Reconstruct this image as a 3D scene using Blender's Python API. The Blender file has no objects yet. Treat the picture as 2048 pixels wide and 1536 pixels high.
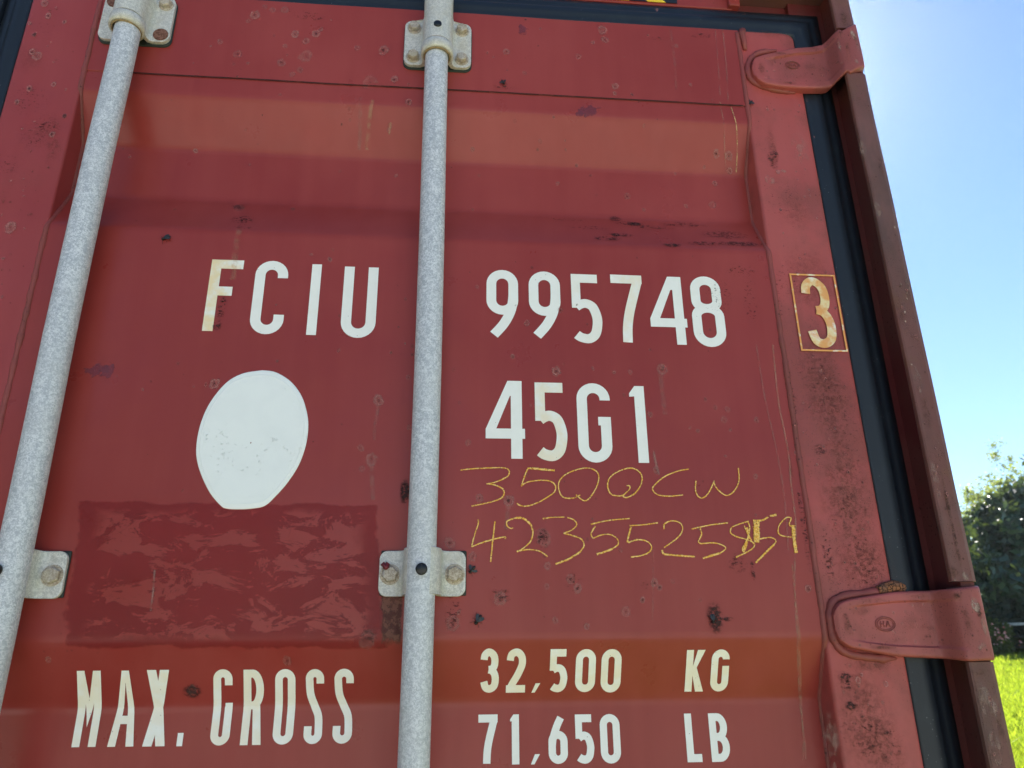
import bpy, bmesh, math, random
import numpy as np
from mathutils import Vector, noise
random.seed(7); rng = np.random.default_rng(7)
sc = bpy.context.scene
COL = sc.collection
R = math.radians

# ------------------------------------------------------------------ camera
H = 1.80            # eye height; door face is the plane y = 0
D = 0.86            # distance from lens to the door face
YAW, PITCH, ROLL, FPX = 0.09005796, 0.35596578, -0.00947053, 1500.0
cy_, sy_ = math.cos(YAW), math.sin(YAW); cp_, sp_ = math.cos(PITCH), math.sin(PITCH)
FW = Vector((sy_*cp_, cy_*cp_, sp_)); r0 = Vector((cy_, -sy_, 0)); u0 = r0.cross(FW)
RT = math.cos(ROLL)*r0 + math.sin(ROLL)*u0
UP = -math.sin(ROLL)*r0 + math.cos(ROLL)*u0
CAM = Vector((0, -D, H))
cam = bpy.data.cameras.new('camera'); co = bpy.data.objects.new('camera', cam); COL.objects.link(co)
from mathutils import Matrix
M3 = Matrix((RT, UP, -FW)).transposed()
co.matrix_world = Matrix.Translation(CAM) @ M3.to_4x4()
cam.sensor_width = 36; cam.lens = 36*FPX/2048; cam.clip_start = 0.02; cam.clip_end = 3000
cam.dof.use_dof = True; cam.dof.focus_distance = 0.95; cam.dof.aperture_fstop = 11
sc.camera = co
# ------------------------------------------------------------------ light
SUN_EL, SUN_AZ = 42.0, 26.0# azimuth from +Y towards +X
w = bpy.data.worlds.new('World'); sc.world = w; w.use_nodes = True
nt = w.node_tree; bg = nt.nodes['Background']
sky = nt.nodes.new('ShaderNodeTexSky'); sky.sky_type = 'NISHITA'; sky.sun_disc = False
sky.sun_elevation = R(SUN_EL); sky.sun_rotation = R(SUN_AZ)
sky.air_density = 1.0; sky.dust_density = 0.0; sky.ozone_density = 3.5; sky.altitude = 50
nt.links.new(sky.outputs[0], bg.inputs[0]); bg.inputs[1].default_value = 0.046
sl = bpy.data.lights.new('sun', 'SUN'); sl.energy = 5.0; sl.angle = R(0.53); sl.color = (1, .95, .86)
so = bpy.data.objects.new('sun', sl); COL.objects.link(so)
sd = Vector((math.sin(R(SUN_AZ))*math.cos(R(SUN_EL)), math.cos(R(SUN_AZ))*math.cos(R(SUN_EL)), math.sin(R(SUN_EL))))
so.rotation_euler = sd.to_track_quat('Z', 'Y').to_euler(); so.location = (3, 6, 8)
sc.view_settings.view_transform = 'Standard'; sc.view_settings.look = 'None'
sc.view_settings.exposure = 2.12; sc.view_settings.gamma = 1
sc.cycles.max_bounces = 8; sc.cycles.transparent_max_bounces = 24
sc.cycles.use_denoising = True

# ------------------------------------------------------------------ helpers
def ray(px, py):
    return RT*(px-1024) + UP*(768-py) + FW*FPX
def U(px, py, y=0.0):
    """photo pixel -> point on the vertical plane at depth y (door face is y=0)"""
    d = ray(px, py); t = (y + D)/d.y
    return CAM + d*t
ROOT = Vector((-0.60, 0.0, 0.0))
def link(name, me, parent=None, mats=(), root=None):
    o = bpy.data.objects.new(name, me); COL.objects.link(o)
    for m in mats: me.materials.append(m)
    if parent is not None: o.parent = parent
    return o
class MB:
    """mesh collector, world coordinates; build() re-bases on the thing's origin"""
    def __init__(s): s.v=[]; s.f=[]; s.m=[]; s.uv=[]; s.c=[]; s.sm=[]
    def vert(s, p, c=(0,0,0)): s.v.append(tuple(p)); s.c.append(c); return len(s.v)-1
    def face(s, idx, m=0, uv=None, sm=True):
        s.f.append(tuple(idx)); s.m.append(m); s.uv.append(uv or [(0,0)]*len(idx)); s.sm.append(sm)
    def grid(s, P, m=0, closed_u=False, closed_v=False, uvs=None, c=(0,0,0), sm=True, flip=False):
        nr, nc = len(P), len(P[0]); base = len(s.v)
        for i in range(nr):
            for j in range(nc): s.vert(P[i][j], c)
        for i in range(nr-(0 if closed_u else 1)):
            for j in range(nc-(0 if closed_v else 1)):
                q = [(i,j),(i,(j+1)%nc),((i+1)%nr,(j+1)%nc),((i+1)%nr,j)]
                if flip: q.reverse()
                s.face([base+a*nc+b for a,b in q], m, [uvs[a][b] for a,b in q] if uvs else None, sm)
        return base
    def tube(s, pts, r, n=12, m=0, cap=True, c=(0,0,0), up=Vector((0,0,1))):
        pts=[Vector(p) for p in pts]; rs = r if hasattr(r,'__len__') else [r]*len(pts); rings=[]
        for i,p in enumerate(pts):
            t=(pts[min(i+1,len(pts)-1)]-pts[max(i-1,0)]).normalized()
            a=t.cross(Vector((0,1,0)) if abs(t.y)<.9 else Vector((1,0,0))).normalized(); b=t.cross(a)
            rings.append([p+(a*math.cos(k*2*math.pi/n)+b*math.sin(k*2*math.pi/n))*rs[i] for k in range(n)])
        base=s.grid(rings, m, closed_v=True, c=c)
        if cap:
            s.face([base+k for k in range(n)][::-1], m); s.face([base+(len(pts)-1)*n+k for k in range(n)], m)
    def box(s, lo, hi, m=0):
        x0,y0,z0=lo; x1,y1,z1=hi; b=len(s.v)
        for p in ((x0,y0,z0),(x1,y0,z0),(x1,y1,z0),(x0,y1,z0),(x0,y0,z1),(x1,y0,z1),(x1,y1,z1),(x0,y1,z1)): s.vert(p)
        for f in ((0,3,2,1),(4,5,6,7),(0,1,5,4),(1,2,6,5),(2,3,7,6),(3,0,4,7)): s.face([b+i for i in f], m, sm=False)
    def prism(s, poly, axis_pts, m=0, sm=False):
        """extrude 2D poly (x,y) between z0 and z1"""
        z0,z1=axis_pts; n=len(poly); b=len(s.v)
        for z in (z0,z1):
            for x,y in poly: s.vert((x,y,z))
        for i in range(n):
            j=(i+1)%n; s.face([b+i,b+j,b+n+j,b+n+i], m, sm=sm)
        s.face([b+i for i in range(n)][::-1], m, sm=False); s.face([b+n+i for i in range(n)], m, sm=False)
    def build(s, name, parent, mats, origin=None, smooth=True, bevel=None, solid=None, subs=None, flat=False, fixn=True, weld=False, autosm=None):
        o3 = origin if origin is not None else ROOT
        me=bpy.data.meshes.new(name)
        me.from_pydata([(x-o3.x,y-o3.y,z-o3.z) for x,y,z in s.v],[],s.f)
        me.polygons.foreach_set('material_index', s.m)
        uvl=me.uv_layers.new(name='UVMap'); flatuv=[c for f in s.uv for p in f for c in p]
        uvl.data.foreach_set('uv', flatuv)
        ca=me.attributes.new('dec','FLOAT_VECTOR','POINT'); ca.data.foreach_set('vector',[c for p in s.c for c in p])
        me.polygons.foreach_set('use_smooth', [False]*len(s.f) if flat else s.sm)
        if fixn or weld:
            bm=bmesh.new(); bm.from_mesh(me)
            if weld: bmesh.ops.remove_doubles(bm, verts=bm.verts, dist=1e-5)
            if fixn: bmesh.ops.recalc_face_normals(bm, faces=bm.faces)
            bm.to_mesh(me); bm.free()
        me.update()
        o=link(name, me, parent, mats)
        if solid:
            md=o.modifiers.new('solid','SOLIDIFY'); md.thickness=abs(solid); md.offset=-1 if solid>0 else 1
        if bevel:
            md=o.modifiers.new('bevel','BEVEL'); md.width=bevel; md.segments=3; md.limit_method='ANGLE'; md.angle_limit=R(40)
            md.harden_normals=False
        if subs:
            md=o.modifiers.new('sub','SUBSURF'); md.levels=subs; md.render_levels=subs
        return o
def tag(o, label, cat, group=None, kind=None):
    if label: o['label']=label
    if cat: o['category']=cat
    if group: o['group']=group
    if kind: o['kind']=kind
    return o
def empty(name, loc):
    o=bpy.data.objects.new(name,None); o.empty_display_size=.1; o.location=loc; COL.objects.link(o); return o
def catmull(P, n=8):
    P=[Vector(p) for p in P]; out=[]
    if len(P)<3: return P
    for i in range(len(P)-1):
        a=P[max(i-1,0)];b=P[i];c=P[i+1];d=P[min(i+2,len(P)-1)]
        for k in range(n):
            t=k/n; out.append(.5*((2*b)+(c-a)*t+(2*a-5*b+4*c-d)*t*t+(3*b-a-3*c+d)*t**3))
    out.append(P[-1]); return out

# ------------------------------------------------------------------ materials
def mat(name):
    m=bpy.data.materials.new(name); m.use_nodes=True; nt=m.node_tree; nt.nodes.clear()
    out=nt.nodes.new('ShaderNodeOutputMaterial'); b=nt.nodes.new('ShaderNodeBsdfPrincipled')
    nt.links.new(b.outputs[0],out.inputs[0]); return m,nt,b,out
class N:
    def __init__(s,nt): s.nt=nt; s.tc=nt.nodes.new('ShaderNodeTexCoord')
    def L(s,a,b): s.nt.links.new(a,b)
    def set(s,inp,v):
        if hasattr(v,'is_linked') or hasattr(v,'links'): s.L(v,inp)
        else: inp.default_value=v
    def map(s,scale=(1,1,1),src=None,loc=(0,0,0)):
        n=s.nt.nodes.new('ShaderNodeMapping'); n.inputs['Scale'].default_value=scale; n.inputs['Location'].default_value=loc
        s.L(src or s.tc.outputs['Object'],n.inputs[0]); return n.outputs[0]
    def noise(s,scale,detail=4,rough=.55,vec=None,dist=0):
        n=s.nt.nodes.new('ShaderNodeTexNoise'); n.inputs['Scale'].default_value=scale; n.inputs['Detail'].default_value=detail
        n.inputs['Roughness'].default_value=rough; n.inputs['Distortion'].default_value=dist
        s.L(vec or s.tc.outputs['Object'],n.inputs['Vector']); return n.outputs['Fac']
    def vor(s,scale,vec=None,feature='F1',rand=1,out='Distance'):
        n=s.nt.nodes.new('ShaderNodeTexVoronoi'); n.feature=feature; n.inputs['Scale'].default_value=scale; n.inputs['Randomness'].default_value=rand
        s.L(vec or s.tc.outputs['Object'],n.inputs['Vector']); return n.outputs[out]
    def rmp(s,v,a,b,lo=0.0,hi=1.0):
        n=s.nt.nodes.new('ShaderNodeMapRange'); n.interpolation_type='SMOOTHSTEP'
        s.set(n.inputs[0],v); s.set(n.inputs[1],a); s.set(n.inputs[2],b); n.inputs[3].default_value=lo; n.inputs[4].default_value=hi; return n.outputs[0]
    def mth(s,op,a,b=0.0,c=0.0,clamp=False):
        n=s.nt.nodes.new('ShaderNodeMath'); n.operation=op; n.use_clamp=clamp
        s.set(n.inputs[0],a); s.set(n.inputs[1],b); s.set(n.inputs[2],c); return n.outputs[0]
    def mix(s,f,a,b):
        n=s.nt.nodes.new('ShaderNodeMix'); n.data_type='RGBA'; s.set(n.inputs[0],f)
        for i,v in ((6,a),(7,b)):
            if isinstance(v,tuple): n.inputs[i].default_value=(*v[:3],1)
            else: s.L(v,n.inputs[i])
        return n.outputs[2]
    def bump(s,h,dist,strength=1.0,b=None):
        n=s.nt.nodes.new('ShaderNodeBump'); n.inputs['Distance'].default_value=dist; n.inputs['Strength'].default_value=strength
        s.set(n.inputs['Height'],h)
        if b is not None: s.L(b,n.inputs['Normal'])
        return n.outputs[0]
    def attr(s,name='dec'):
        n=s.nt.nodes.new('ShaderNodeAttribute'); n.attribute_name=name; sp=s.nt.nodes.new('ShaderNodeSeparateXYZ'); s.L(n.outputs['Vector'],sp.inputs[0]); return sp.outputs
    def xyz(s,src=None):
        sp=s.nt.nodes.new('ShaderNodeSeparateXYZ'); s.L(src or s.tc.outputs['Object'],sp.inputs[0]); return sp.outputs
RED=(.270,.034,.029); REDP=(.375,.066,.058); RUST=(.055,.022,.014); DARKR=(.04,.012,.012)
def paint(name, base=RED, fade=REDP, wear=.3, rough=.36, rust=.0, dirt=0.0, dens=170):
    m,nt,b,out=mat(name); n=N(nt)
    big=n.noise(2.2,3,.5); med=n.noise(14,5,.6); streak=n.noise(1,3,.5,n.map((48,48,2.0)))
    f=n.mth('ADD',n.rmp(big,.35,.7,0,.55),n.mth('MULTIPLY',n.mth('SUBTRACT',streak,.5),.5)); f=n.mth('ADD',f,n.mth('MULTIPLY',n.mth('SUBTRACT',med,.5),.35),clamp=True)
    col=n.mix(f,base,fade)
    # rust pits
    v=n.vor(dens); pm=n.rmp(n.noise(7,6,.65),.62-.25*wear,.80-.25*wear); fine=n.noise(420,2,.5)
    pit=n.mth('MULTIPLY',n.rmp(v,.30,.12),n.rmp(n.mth('ADD',pm,n.mth('MULTIPLY',n.mth('SUBTRACT',n.vor(dens,out='Color'),.62),1.4)),.3,.7))
    v2=n.vor(dens*.31); pit2=n.mth('MULTIPLY',n.rmp(n.mth('ADD',v2,n.mth('MULTIPLY',n.noise(300,2),.12)),.17,.10),n.rmp(n.noise(5,3,.5,n.map(loc=(3,1,7))),.60-.15*wear,.7-.15*wear))
    pit=n.mth('MAXIMUM',pit,pit2)
    pit=n.mth('MULTIPLY',n.mth('MULTIPLY',pit,n.rmp(n.noise(60,2),.35,.65,.35,1)),min(1.0,.35+wear*.6))
    col=n.mix(n.mth('MULTIPLY',pm,.55*wear),col,(.15,.05,.042))
    if dirt: col=n.mix(n.mth('MULTIPLY',n.rmp(n.noise(9,6,.7,n.map((1,1,.35))),.42,.68),dirt),col,(.085,.05,.042))
    if rust: col=n.mix(n.mth('MULTIPLY',n.rmp(n.noise(26,6,.7),.52,.66),rust),col,(.16,.075,.04))
    col=n.mix(pit,col,DARKR)
    b.inputs['Specular IOR Level'].default_value=.34
    n.L(col,b.inputs['Base Color'])
    n.L(n.mth('ADD',n.rmp(med,.3,.7,rough-.06,rough+.1),n.mth('MULTIPLY',pit,.3),clamp=True),b.inputs['Roughness'])
    h=n.mth('ADD',n.mth('MULTIPLY',n.noise(90,3,.5),.25),n.mth('MULTIPLY',fine,.04)); h=n.mth('SUBTRACT',h,n.mth('MULTIPLY',pit,.8))
    n.L(n.bump(h,.0006,.6),b.inputs['Normal'])
    return m
M_panel=paint('panel_red_paint',wear=.02,rough=.33)
M_stile=paint('stile_red_paint',base=(.38,.068,.062),fade=(.46,.12,.115),wear=.85,rough=.42,dens=430)
M_stileL=paint('left_stile_paint',base=(.30,.042,.042),fade=(.38,.075,.078),wear=.35,rough=.40,dens=430)
M_hinge=paint('hinge_red_paint',base=(.36,.075,.070),fade=(.45,.125,.118),wear=.8,rough=.40,dens=430)
M_post=paint('post_weathered_paint',base=(.16,.060,.052),fade=(.25,.125,.112),wear=.9,rough=.48,rust=.35,dirt=.75,dens=430)
M_inner_shade=paint('post_inner_shaded_paint',base=(.13,.022,.024),fade=(.20,.045,.045),wear=.7,rough=.5,dirt=.5)  # darker copy of the paint carries the shade of the recessed channel
M_weld=paint('weld_paint',base=(.26,.055,.05),fade=(.32,.09,.08),wear=.8,rough=.5,rust=.25)
def simple(name,col,rough=.5,metal=0.0,ns=40,amt=.25,bumpd=.0003,col2=None,lo=.4,hi=.6,spec=.5):
    m,nt,b,out=mat(name); n=N(nt); f=n.noise(ns,5,.6)
    c2=col2 or tuple(c*(1-amt) for c in col)
    n.L(n.mix(n.rmp(f,lo,hi),col,c2),b.inputs['Base Color']); b.inputs['Roughness'].default_value=rough; b.inputs['Metallic'].default_value=metal
    b.inputs['Specular IOR Level'].default_value=spec
    n.L(n.bump(f,bumpd,.6),b.inputs['Normal']); return m
def galv(name,stain=.2,tint=(.74,.75,.80),dark=(.41,.43,.49),scale=400):
    m,nt,b,out=mat(name); n=N(nt)
    sp=n.noise(scale,3,.65,dist=1.2); big=n.noise(9,3,.5); mid=n.noise(scale*.35,3,.6)
    f=n.rmp(n.mth('ADD',n.mth('MULTIPLY',sp,.75),n.mth('MULTIPLY',mid,.25)),.41,.60)
    col=n.mix(f,dark,tint)
    col=n.mix(n.rmp(big,.45,.7,0,.30),col,(.56,.56,.58)); run=n.noise(1,4,.6,n.map((70,70,5))); col=n.mix(n.rmp(run,.55,.72,0,.35),col,(.40,.42,.45))
    st=n.mth('MULTIPLY',n.rmp(n.noise(28,5,.65),.48,.68),stain); col=n.mix(st,col,(.50,.44,.33))
    pits=n.mth('MULTIPLY',n.rmp(n.vor(scale*1.3),.22,.10),n.rmp(n.noise(30,3),.45,.6,0,.5)); col=n.mix(pits,col,(.12,.11,.10))
    n.L(col,b.inputs['Base Color']); b.inputs['Metallic'].default_value=.15
    n.L(n.rmp(f,0,1,.5,.62),b.inputs['Roughness'])
    n.L(n.bump(sp,.0004,.5),b.inputs['Normal']); return m
M_rod=galv('galvanised_rod_steel',.05)
M_brk=galv('galvanised_cast_steel',.45,(.72,.70,.66),(.46,.45,.43),420)
M_bolt=galv('bolt_steel',.85,(.55,.47,.38),(.28,.21,.15),380)
M_rustbolt=simple('rusty_bolt',(.10,.035,.02),.8,ns=350,col2=(.22,.10,.07),bumpd=.001)
M_bush=simple('rusty_bushing',(.35,.24,.12),.7,ns=260,col2=(.22,.17,.11),bumpd=.0006)
M_gasket=simple('dark_backing',(.02,.028,.025),.6)
M_plug=simple('black_plastic',(.006,.006,.008),.35,ns=300)
def rubber():
    m,nt,b,out=mat('black_rubber_seal'); n=N(nt)
    d=n.rmp(n.noise(22,6,.7),.5,.75,0,.5); sp=n.mth('MULTIPLY',n.rmp(n.vor(130),.12,.05),n.rmp(n.noise(11,3),.45,.6,0,.8))
    col=n.mix(d,(.006,.010,.018),(.020,.028,.036)); col=n.mix(sp,col,(.18,.18,.19))
    n.L(col,b.inputs['Base Color']); b.inputs['Roughness'].default_value=.5
    n.L(n.bump(n.noise(160,3),.0003,.5),b.inputs['Normal']); return m
M_rub=rubber()
def white_paint():
    m,nt,b,out=mat('white_lettering_paint'); n=N(nt); at=n.attr()
    c=n.mix(n.rmp(n.noise(60,4),.4,.7,0,.25),(.88,.88,.86),(.78,.77,.71))
    y=n.mth('MULTIPLY',at[0],n.rmp(n.noise(45,4,.6),.30,.62),clamp=True)
    c=n.mix(y,c,(.84,.66,.36)); o=n.mth('MULTIPLY',at[1],n.rmp(n.noise(75,4,.6,n.map(loc=(2,0,5))),.38,.60),clamp=True); c=n.mix(o,c,(.78,.34,.09))
    spk=n.rmp(n.vor(190),.10,.05); spk=n.mth('MULTIPLY',spk,n.rmp(n.noise(16,3),.55,.62)); c=n.mix(spk,c,(.12,.05,.04))
    n.L(c,b.inputs['Base Color']); b.inputs['Roughness'].default_value=.45
    n.L(n.bump(n.noise(120,3),.0003,.5),b.inputs['Normal']); return m
M_white=white_paint()
def alpha_mat(name, fn, rough=.6, bump=None):
    """fn(n)->(color, alpha)"""
    m,nt,b,out=mat(name); n=N(nt); c,a=fn(n)
    if isinstance(c,tuple): b.inputs['Base Color'].default_value=(*c,1)
    else: n.L(c,b.inputs['Base Color'])
    n.L(a,b.inputs['Alpha']); b.inputs['Roughness'].default_value=rough; b.inputs['Specular IOR Level'].default_value=.3
    if bump: n.L(n.bump(bump(n),.0006,.4),b.inputs['Normal'])
    return m
def uvr(n, warp=.5, sc_=170):
    x=n.xyz(n.tc.outputs['UV']); r=n.mth('SQRT',n.mth('ADD',n.mth('MULTIPLY',x[0],x[0]),n.mth('MULTIPLY',x[1],x[1])))
    return n.mth('ADD',r,n.mth('MULTIPLY',n.mth('SUBTRACT',n.noise(sc_,4,.65),.5),warp))
def f_chip(n):       # pale blister halo with a rust core; dec = (core size, strength, dirt)
    at=n.attr(); r=uvr(n,.9,150); core=n.mth('MULTIPLY',n.rmp(r,at[0],n.mth('MULTIPLY',at[0],.35)),n.rmp(n.noise(420,3,.7),.36,.50))
    halo=n.mth('MULTIPLY',n.rmp(r,.86,.55),n.rmp(r,.10,.60,.35,1)); halo=n.mth('MULTIPLY',halo,n.rmp(n.noise(260,3),.3,.6,.35,.8))
    a=n.mth('MULTIPLY',n.mth('MAXIMUM',core,halo),at[1],clamp=True)
    return n.mix(core,(.46,.185,.17),(.085,.022,.020)),a
def f_smudge(n):     # broken dark grime
    at=n.attr(); r=uvr(n,.5,60); k=n.noise(210,6,.75,n.map((1,1,1.5))); a=n.mth('MULTIPLY',n.rmp(r,1.0,.35),n.rmp(k,at[0],n.mth('ADD',at[0],.09)))
    return (.050,.020,.020),n.mth('MULTIPLY',a,at[1],clamp=True)
def f_pale(n):       # drip and chalky run marks
    at=n.attr(); x=n.xyz(n.tc.outputs['UV']); e=n.rmp(n.mth('ABSOLUTE',x[0]),1.0,.3); k=n.noise(90,4,.6)
    return n.mix(at[0],(.42,.22,.19),(.66,.42,.20)),n.mth('MULTIPLY',n.mth('MULTIPLY',e,n.rmp(k,.3,.62)),at[1],clamp=True)
def f_purple(n):
    at=n.attr(); r=uvr(n,1.5,110); return (.22,.050,.075),n.mth('MULTIPLY',n.rmp(r,.62,.42),at[1],clamp=True)
def f_chalk(n):
    x=n.xyz(n.tc.outputs['UV']); e=n.rmp(n.mth('ABSOLUTE',x[0]),1.05,.45); k=n.noise(560,4,.75)
    c=n.mix(n.rmp(n.noise(420,2),.4,.6),(.80,.40,.06),(.90,.60,.20))
    return c,n.rmp(n.mth('ADD',k,n.mth('MULTIPLY',e,.24)),.60,.70)
def f_patch(n):      # brushed over-paint, peeled in the middle
    x=n.xyz(n.tc.outputs['UV']); at=n.attr()
    eu=n.mth('SUBTRACT',1.0,n.mth('ABSOLUTE',x[0])); ev=n.mth('SUBTRACT',1.0,n.mth('ABSOLUTE',x[1]))
    e=n.mth('MINIMUM',eu,ev); wob=n.mth('MULTIPLY',n.mth('SUBTRACT',n.noise(26,6,.65),.5),.16)
    edge=n.rmp(n.mth('ADD',e,n.mth('MULTIPLY',wob,1.3)),.03,.065)
    inn=n.rmp(n.mth('ADD',e,n.mth('MULTIPLY',wob,1.6)),.10,.22)
    k=n.noise(24,9,.70,n.map((.8,1,1.7)),dist=.6)
    keep=n.rmp(k,.470,.500); a=n.mth('MULTIPLY',edge,n.mth('MAXIMUM',n.mth('SUBTRACT',1.0,inn),keep))
    k2=n.noise(24,8,.66,n.map((.8,1,1.7),loc=(0,0,.0013)),dist=.6)
    line=n.mth('MULTIPLY',n.rmp(n.mth('ABSOLUTE',n.mth('SUBTRACT',k,.49)),.009,.002),inn)
    cr=n.mth('MULTIPLY',n.rmp(n.vor(45,n.map((.6,1,1.6)),'DISTANCE_TO_EDGE'),.012,.003),n.rmp(n.noise(12,3),.52,.60,0,.7))
    line=n.mth('MAXIMUM',line,n.mth('MULTIPLY',cr,edge))
    gl=n.mth('MULTIPLY',n.rmp(n.noise(240,4,.7),.66,.72),n.rmp(n.noise(1,4,.6,n.map((9,9,38))),.60,.68)); gl=n.mth('MULTIPLY',gl,inn)
    tone=n.rmp(n.noise(7,6,.6,n.map((1,1,1.6))),.35,.65); c=n.mix(tone,(.25,.014,.018),(.32,.020,.024)); c=n.mix(n.mth('MULTIPLY',line,.7),c,(.09,.014,.016)); c=n.mix(gl,c,(.62,.45,.45))
    return c,n.mth('MAXIMUM',n.mth('MAXIMUM',n.mth("MULTIPLY",a,.48),n.mth("MULTIPLY",line,.28)),gl)
def f_brown(n):
    x=n.xyz(n.tc.outputs['UV']); eu=n.mth('SUBTRACT',1.0,n.mth('ABSOLUTE',x[0])); ev=n.mth('SUBTRACT',1.0,n.mth('ABSOLUTE',x[1])); e=n.mth('ADD',n.mth('MINIMUM',eu,ev),n.mth('MULTIPLY',n.mth('SUBTRACT',n.noise(70,5,.7),.5),.7))
    c=n.mix(n.rmp(n.noise(150,5,.7),.42,.6),(.20,.085,.060),(.07,.020,.016)); return c,n.mth('MULTIPLY',n.rmp(e,.10,.35),.75)
def f_seam(n):  # dark of the rail-seam groove painted on as a broken line
    x=n.xyz(n.tc.outputs['UV']); return (.045,.012,.010),n.mth('MULTIPLY',n.rmp(n.mth('ABSOLUTE',x[0]),1.0,.35),n.rmp(n.noise(45,4,.6),.3,.5,.5,.95))
def f_rust(n):
    at=n.attr(); r=uvr(n,1.1,22); k=n.noise(170,7,.78)
    return n.mix(n.rmp(k,.4,.62),(.20,.085,.045),(.055,.022,.018)),n.mth('MULTIPLY',n.mth('MULTIPLY',n.rmp(r,.95,.05),n.rmp(k,.40,.62,.12,1)),at[1],clamp=True)
def f_scuff(n):
    at=n.attr(); r=uvr(n,1.1,60); k=n.noise(110,5,.7,n.map((1,1,.6)))
    return (.48,.34,.29),n.mth('MULTIPLY',n.mth('MULTIPLY',n.rmp(r,.85,.35),n.rmp(k,.44,.60)),at[1],clamp=True)
M_rust=alpha_mat('rust_bloom',f_rust,.85); M_scuff=alpha_mat('pale_scuffs',f_scuff,.6)
M_chip=alpha_mat('blister_marks',f_chip,.6); M_smudge=alpha_mat('grime_specks',f_smudge,.8); M_pale=alpha_mat('drip_marks',f_pale,.5)
M_purp=alpha_mat('purple_touch_up',f_purple,.4); M_chalk=alpha_mat('yellow_chalk',f_chalk,.9)
M_patch=alpha_mat('brushed_red_overpaint',f_patch,.38,lambda n:n.noise(19,8,.66,n.map((.8,1,1.7)),dist=.6)); M_brown=alpha_mat('scraped_brown',f_brown,.6)
PANEL_MATS=[M_panel,M_chip,M_smudge,M_pale,M_purp,M_patch,M_brown,alpha_mat('seam_groove_shade',f_seam,.8)]

# ------------------------------------------------------------------ door surface
XL,XR=-.504,.428               # panel between the welds
EL,ER=-.5992,.5206             # leaf edges
ZT=.910                        # leaf top (relative to the eye)
TROUGHS=[.7345,.0253,-.684,-1.393]
DEP=.034
def trap(z):
    for t in TROUGHS:
        if t-.2125<z<t:
            k=t-z
            return DEP*min(1,k/.066,(.2125-k)/.066)
    return 0.0
def ysurf(x,z,wob=True):
    d=(trap(z-.005)+2*trap(z)+trap(z+.005))/4
    if z>.7668: d-=.0010
    elif z>.7650: d+=.0045
    if wob: d+=.0016*noise.noise(Vector((x*3.1,0,z*3.1)))+.0006*noise.noise(Vector((x*9,5,z*9)))
    return d
def hit(px,py):
    """photo pixel -> (x, z-rel) on the real pressed door surface"""
    y=0.0
    for _ in range(6):
        p=U(px,py,y); y=ysurf(p.x,p.z-H,False) if XL<p.x<XR else 0.0
    return p.x,p.z-H
def on(x,z,off): return Vector((x,(ysurf(x,z) if XL<=x<=XR else 0.0)-off,z+H))

container=tag(empty('shipping_container',ROOT),'weathered red shipping container seen at its right door with white lettering and galvanised lock rods','shipping container')

pm=MB()
zs=set()
for t in TROUGHS:
    for k in (0,.066,.1465,.2125):
        for e in (-.0075,-.005,-.0025,0,.0025,.005,.0075): zs.add(round(t-k+e,5))
for z in np.arange(-1.66,-.2,.03): zs.add(round(float(z),5))
for z in np.arange(-.2,.91,.012): zs.add(round(float(z),5))
for z in (.7648,.76499,.76501,.7660,.76679,.76681,.7675,.769,.910): zs.add(z)
zs=sorted(z for z in zs if -1.66<=z<=.910)
xs=list(np.linspace(XL-.004,XR+.004,80))
pm.grid([[Vector((x,ysurf(x,z),z+H)) for x in xs] for z in zs],0,flip=False)
def blob(px,py,rx,ry=None,m=1,dec=(.35,.8,0),off=.0006,n=6,rot=0,plane=False):
    """decal disc lying on the door; radii in photo pixels (converted to metres)"""
    x,z=hit(px,py); s=.00062*(1+0.0*py); ry=ry or rx*1.15; rx*=s; ry*=s
    P=[];UVs=[]
    for i in range(n+1):
        row=[];ur=[]
        for j in range(n+1):
            a,b=-1+2*j/n,-1+2*i/n; dx=a*rx; dz=b*ry
            if rot: dx,dz=dx*math.cos(rot)-dz*math.sin(rot),dx*math.sin(rot)+dz*math.cos(rot)
            row.append(on(x+dx,z+dz,off)); ur.append((a,b))
        P.append(row);UVs.append(ur)
    pm.grid(P,m,uvs=UVs,c=dec)
def quad(pts4,m,dec=(0,1,0),off=.0005,n=(24,16)):
    """pts4 photo corners TL,TR,BR,BL"""
    c=[hit(*p) for p in pts4]; P=[];UVs=[]
    for i in range(n[1]+1):
        v=i/n[1]; row=[];ur=[]
        for j in range(n[0]+1):
            u=j/n[0]
            x=(c[3][0]*(1-u)+c[2][0]*u)*(1-v)+(c[0][0]*(1-u)+c[1][0]*u)*v; z=(c[3][1]*(1-u)+c[2][1]*u)*(1-v)+(c[0][1]*(1-u)+c[1][1]*u)*v
            row.append(on(x,z,off)); ur.append((-1+2*u,-1+2*v))
        P.append(row);UVs.append(ur)
    pm.grid(P,m,uvs=UVs,c=dec)
def ribbon(mb,pts,width,m=0,off=.0005,dec=(0,1,0),surf=on,smooth=True,n=6,taper=True):
    """painted line through (x,z) points with width (m or list), on the surface"""
    P=[Vector((p[0],p[1],0)) for p in pts]
    ws=width if hasattr(width,'__len__') else [width]*len(P)
    if smooth and len(P)>2:
        Q=catmull(P,n); ws=list(np.interp(np.linspace(0,len(P)-1,len(Q)),range(len(P)),ws)); P=Q
    rows=[];uv=[];L=0
    for i,p in enumerate(P):
        t=(P[min(i+1,len(P)-1)]-P[max(i-1,0)]); t=t.normalized() if t.length>0 else Vector((1,0,0)); nn=Vector((-t.y,t.x,0)); h=ws[i]/2
        rows.append([surf(*(p+nn*h*k)[:2],off) for k in (1,0,-1)]); uv.append([(1,i*.1),(0,i*.1),(-1,i*.1)])
    mb.grid(rows,m,uvs=uv,c=dec)
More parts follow.
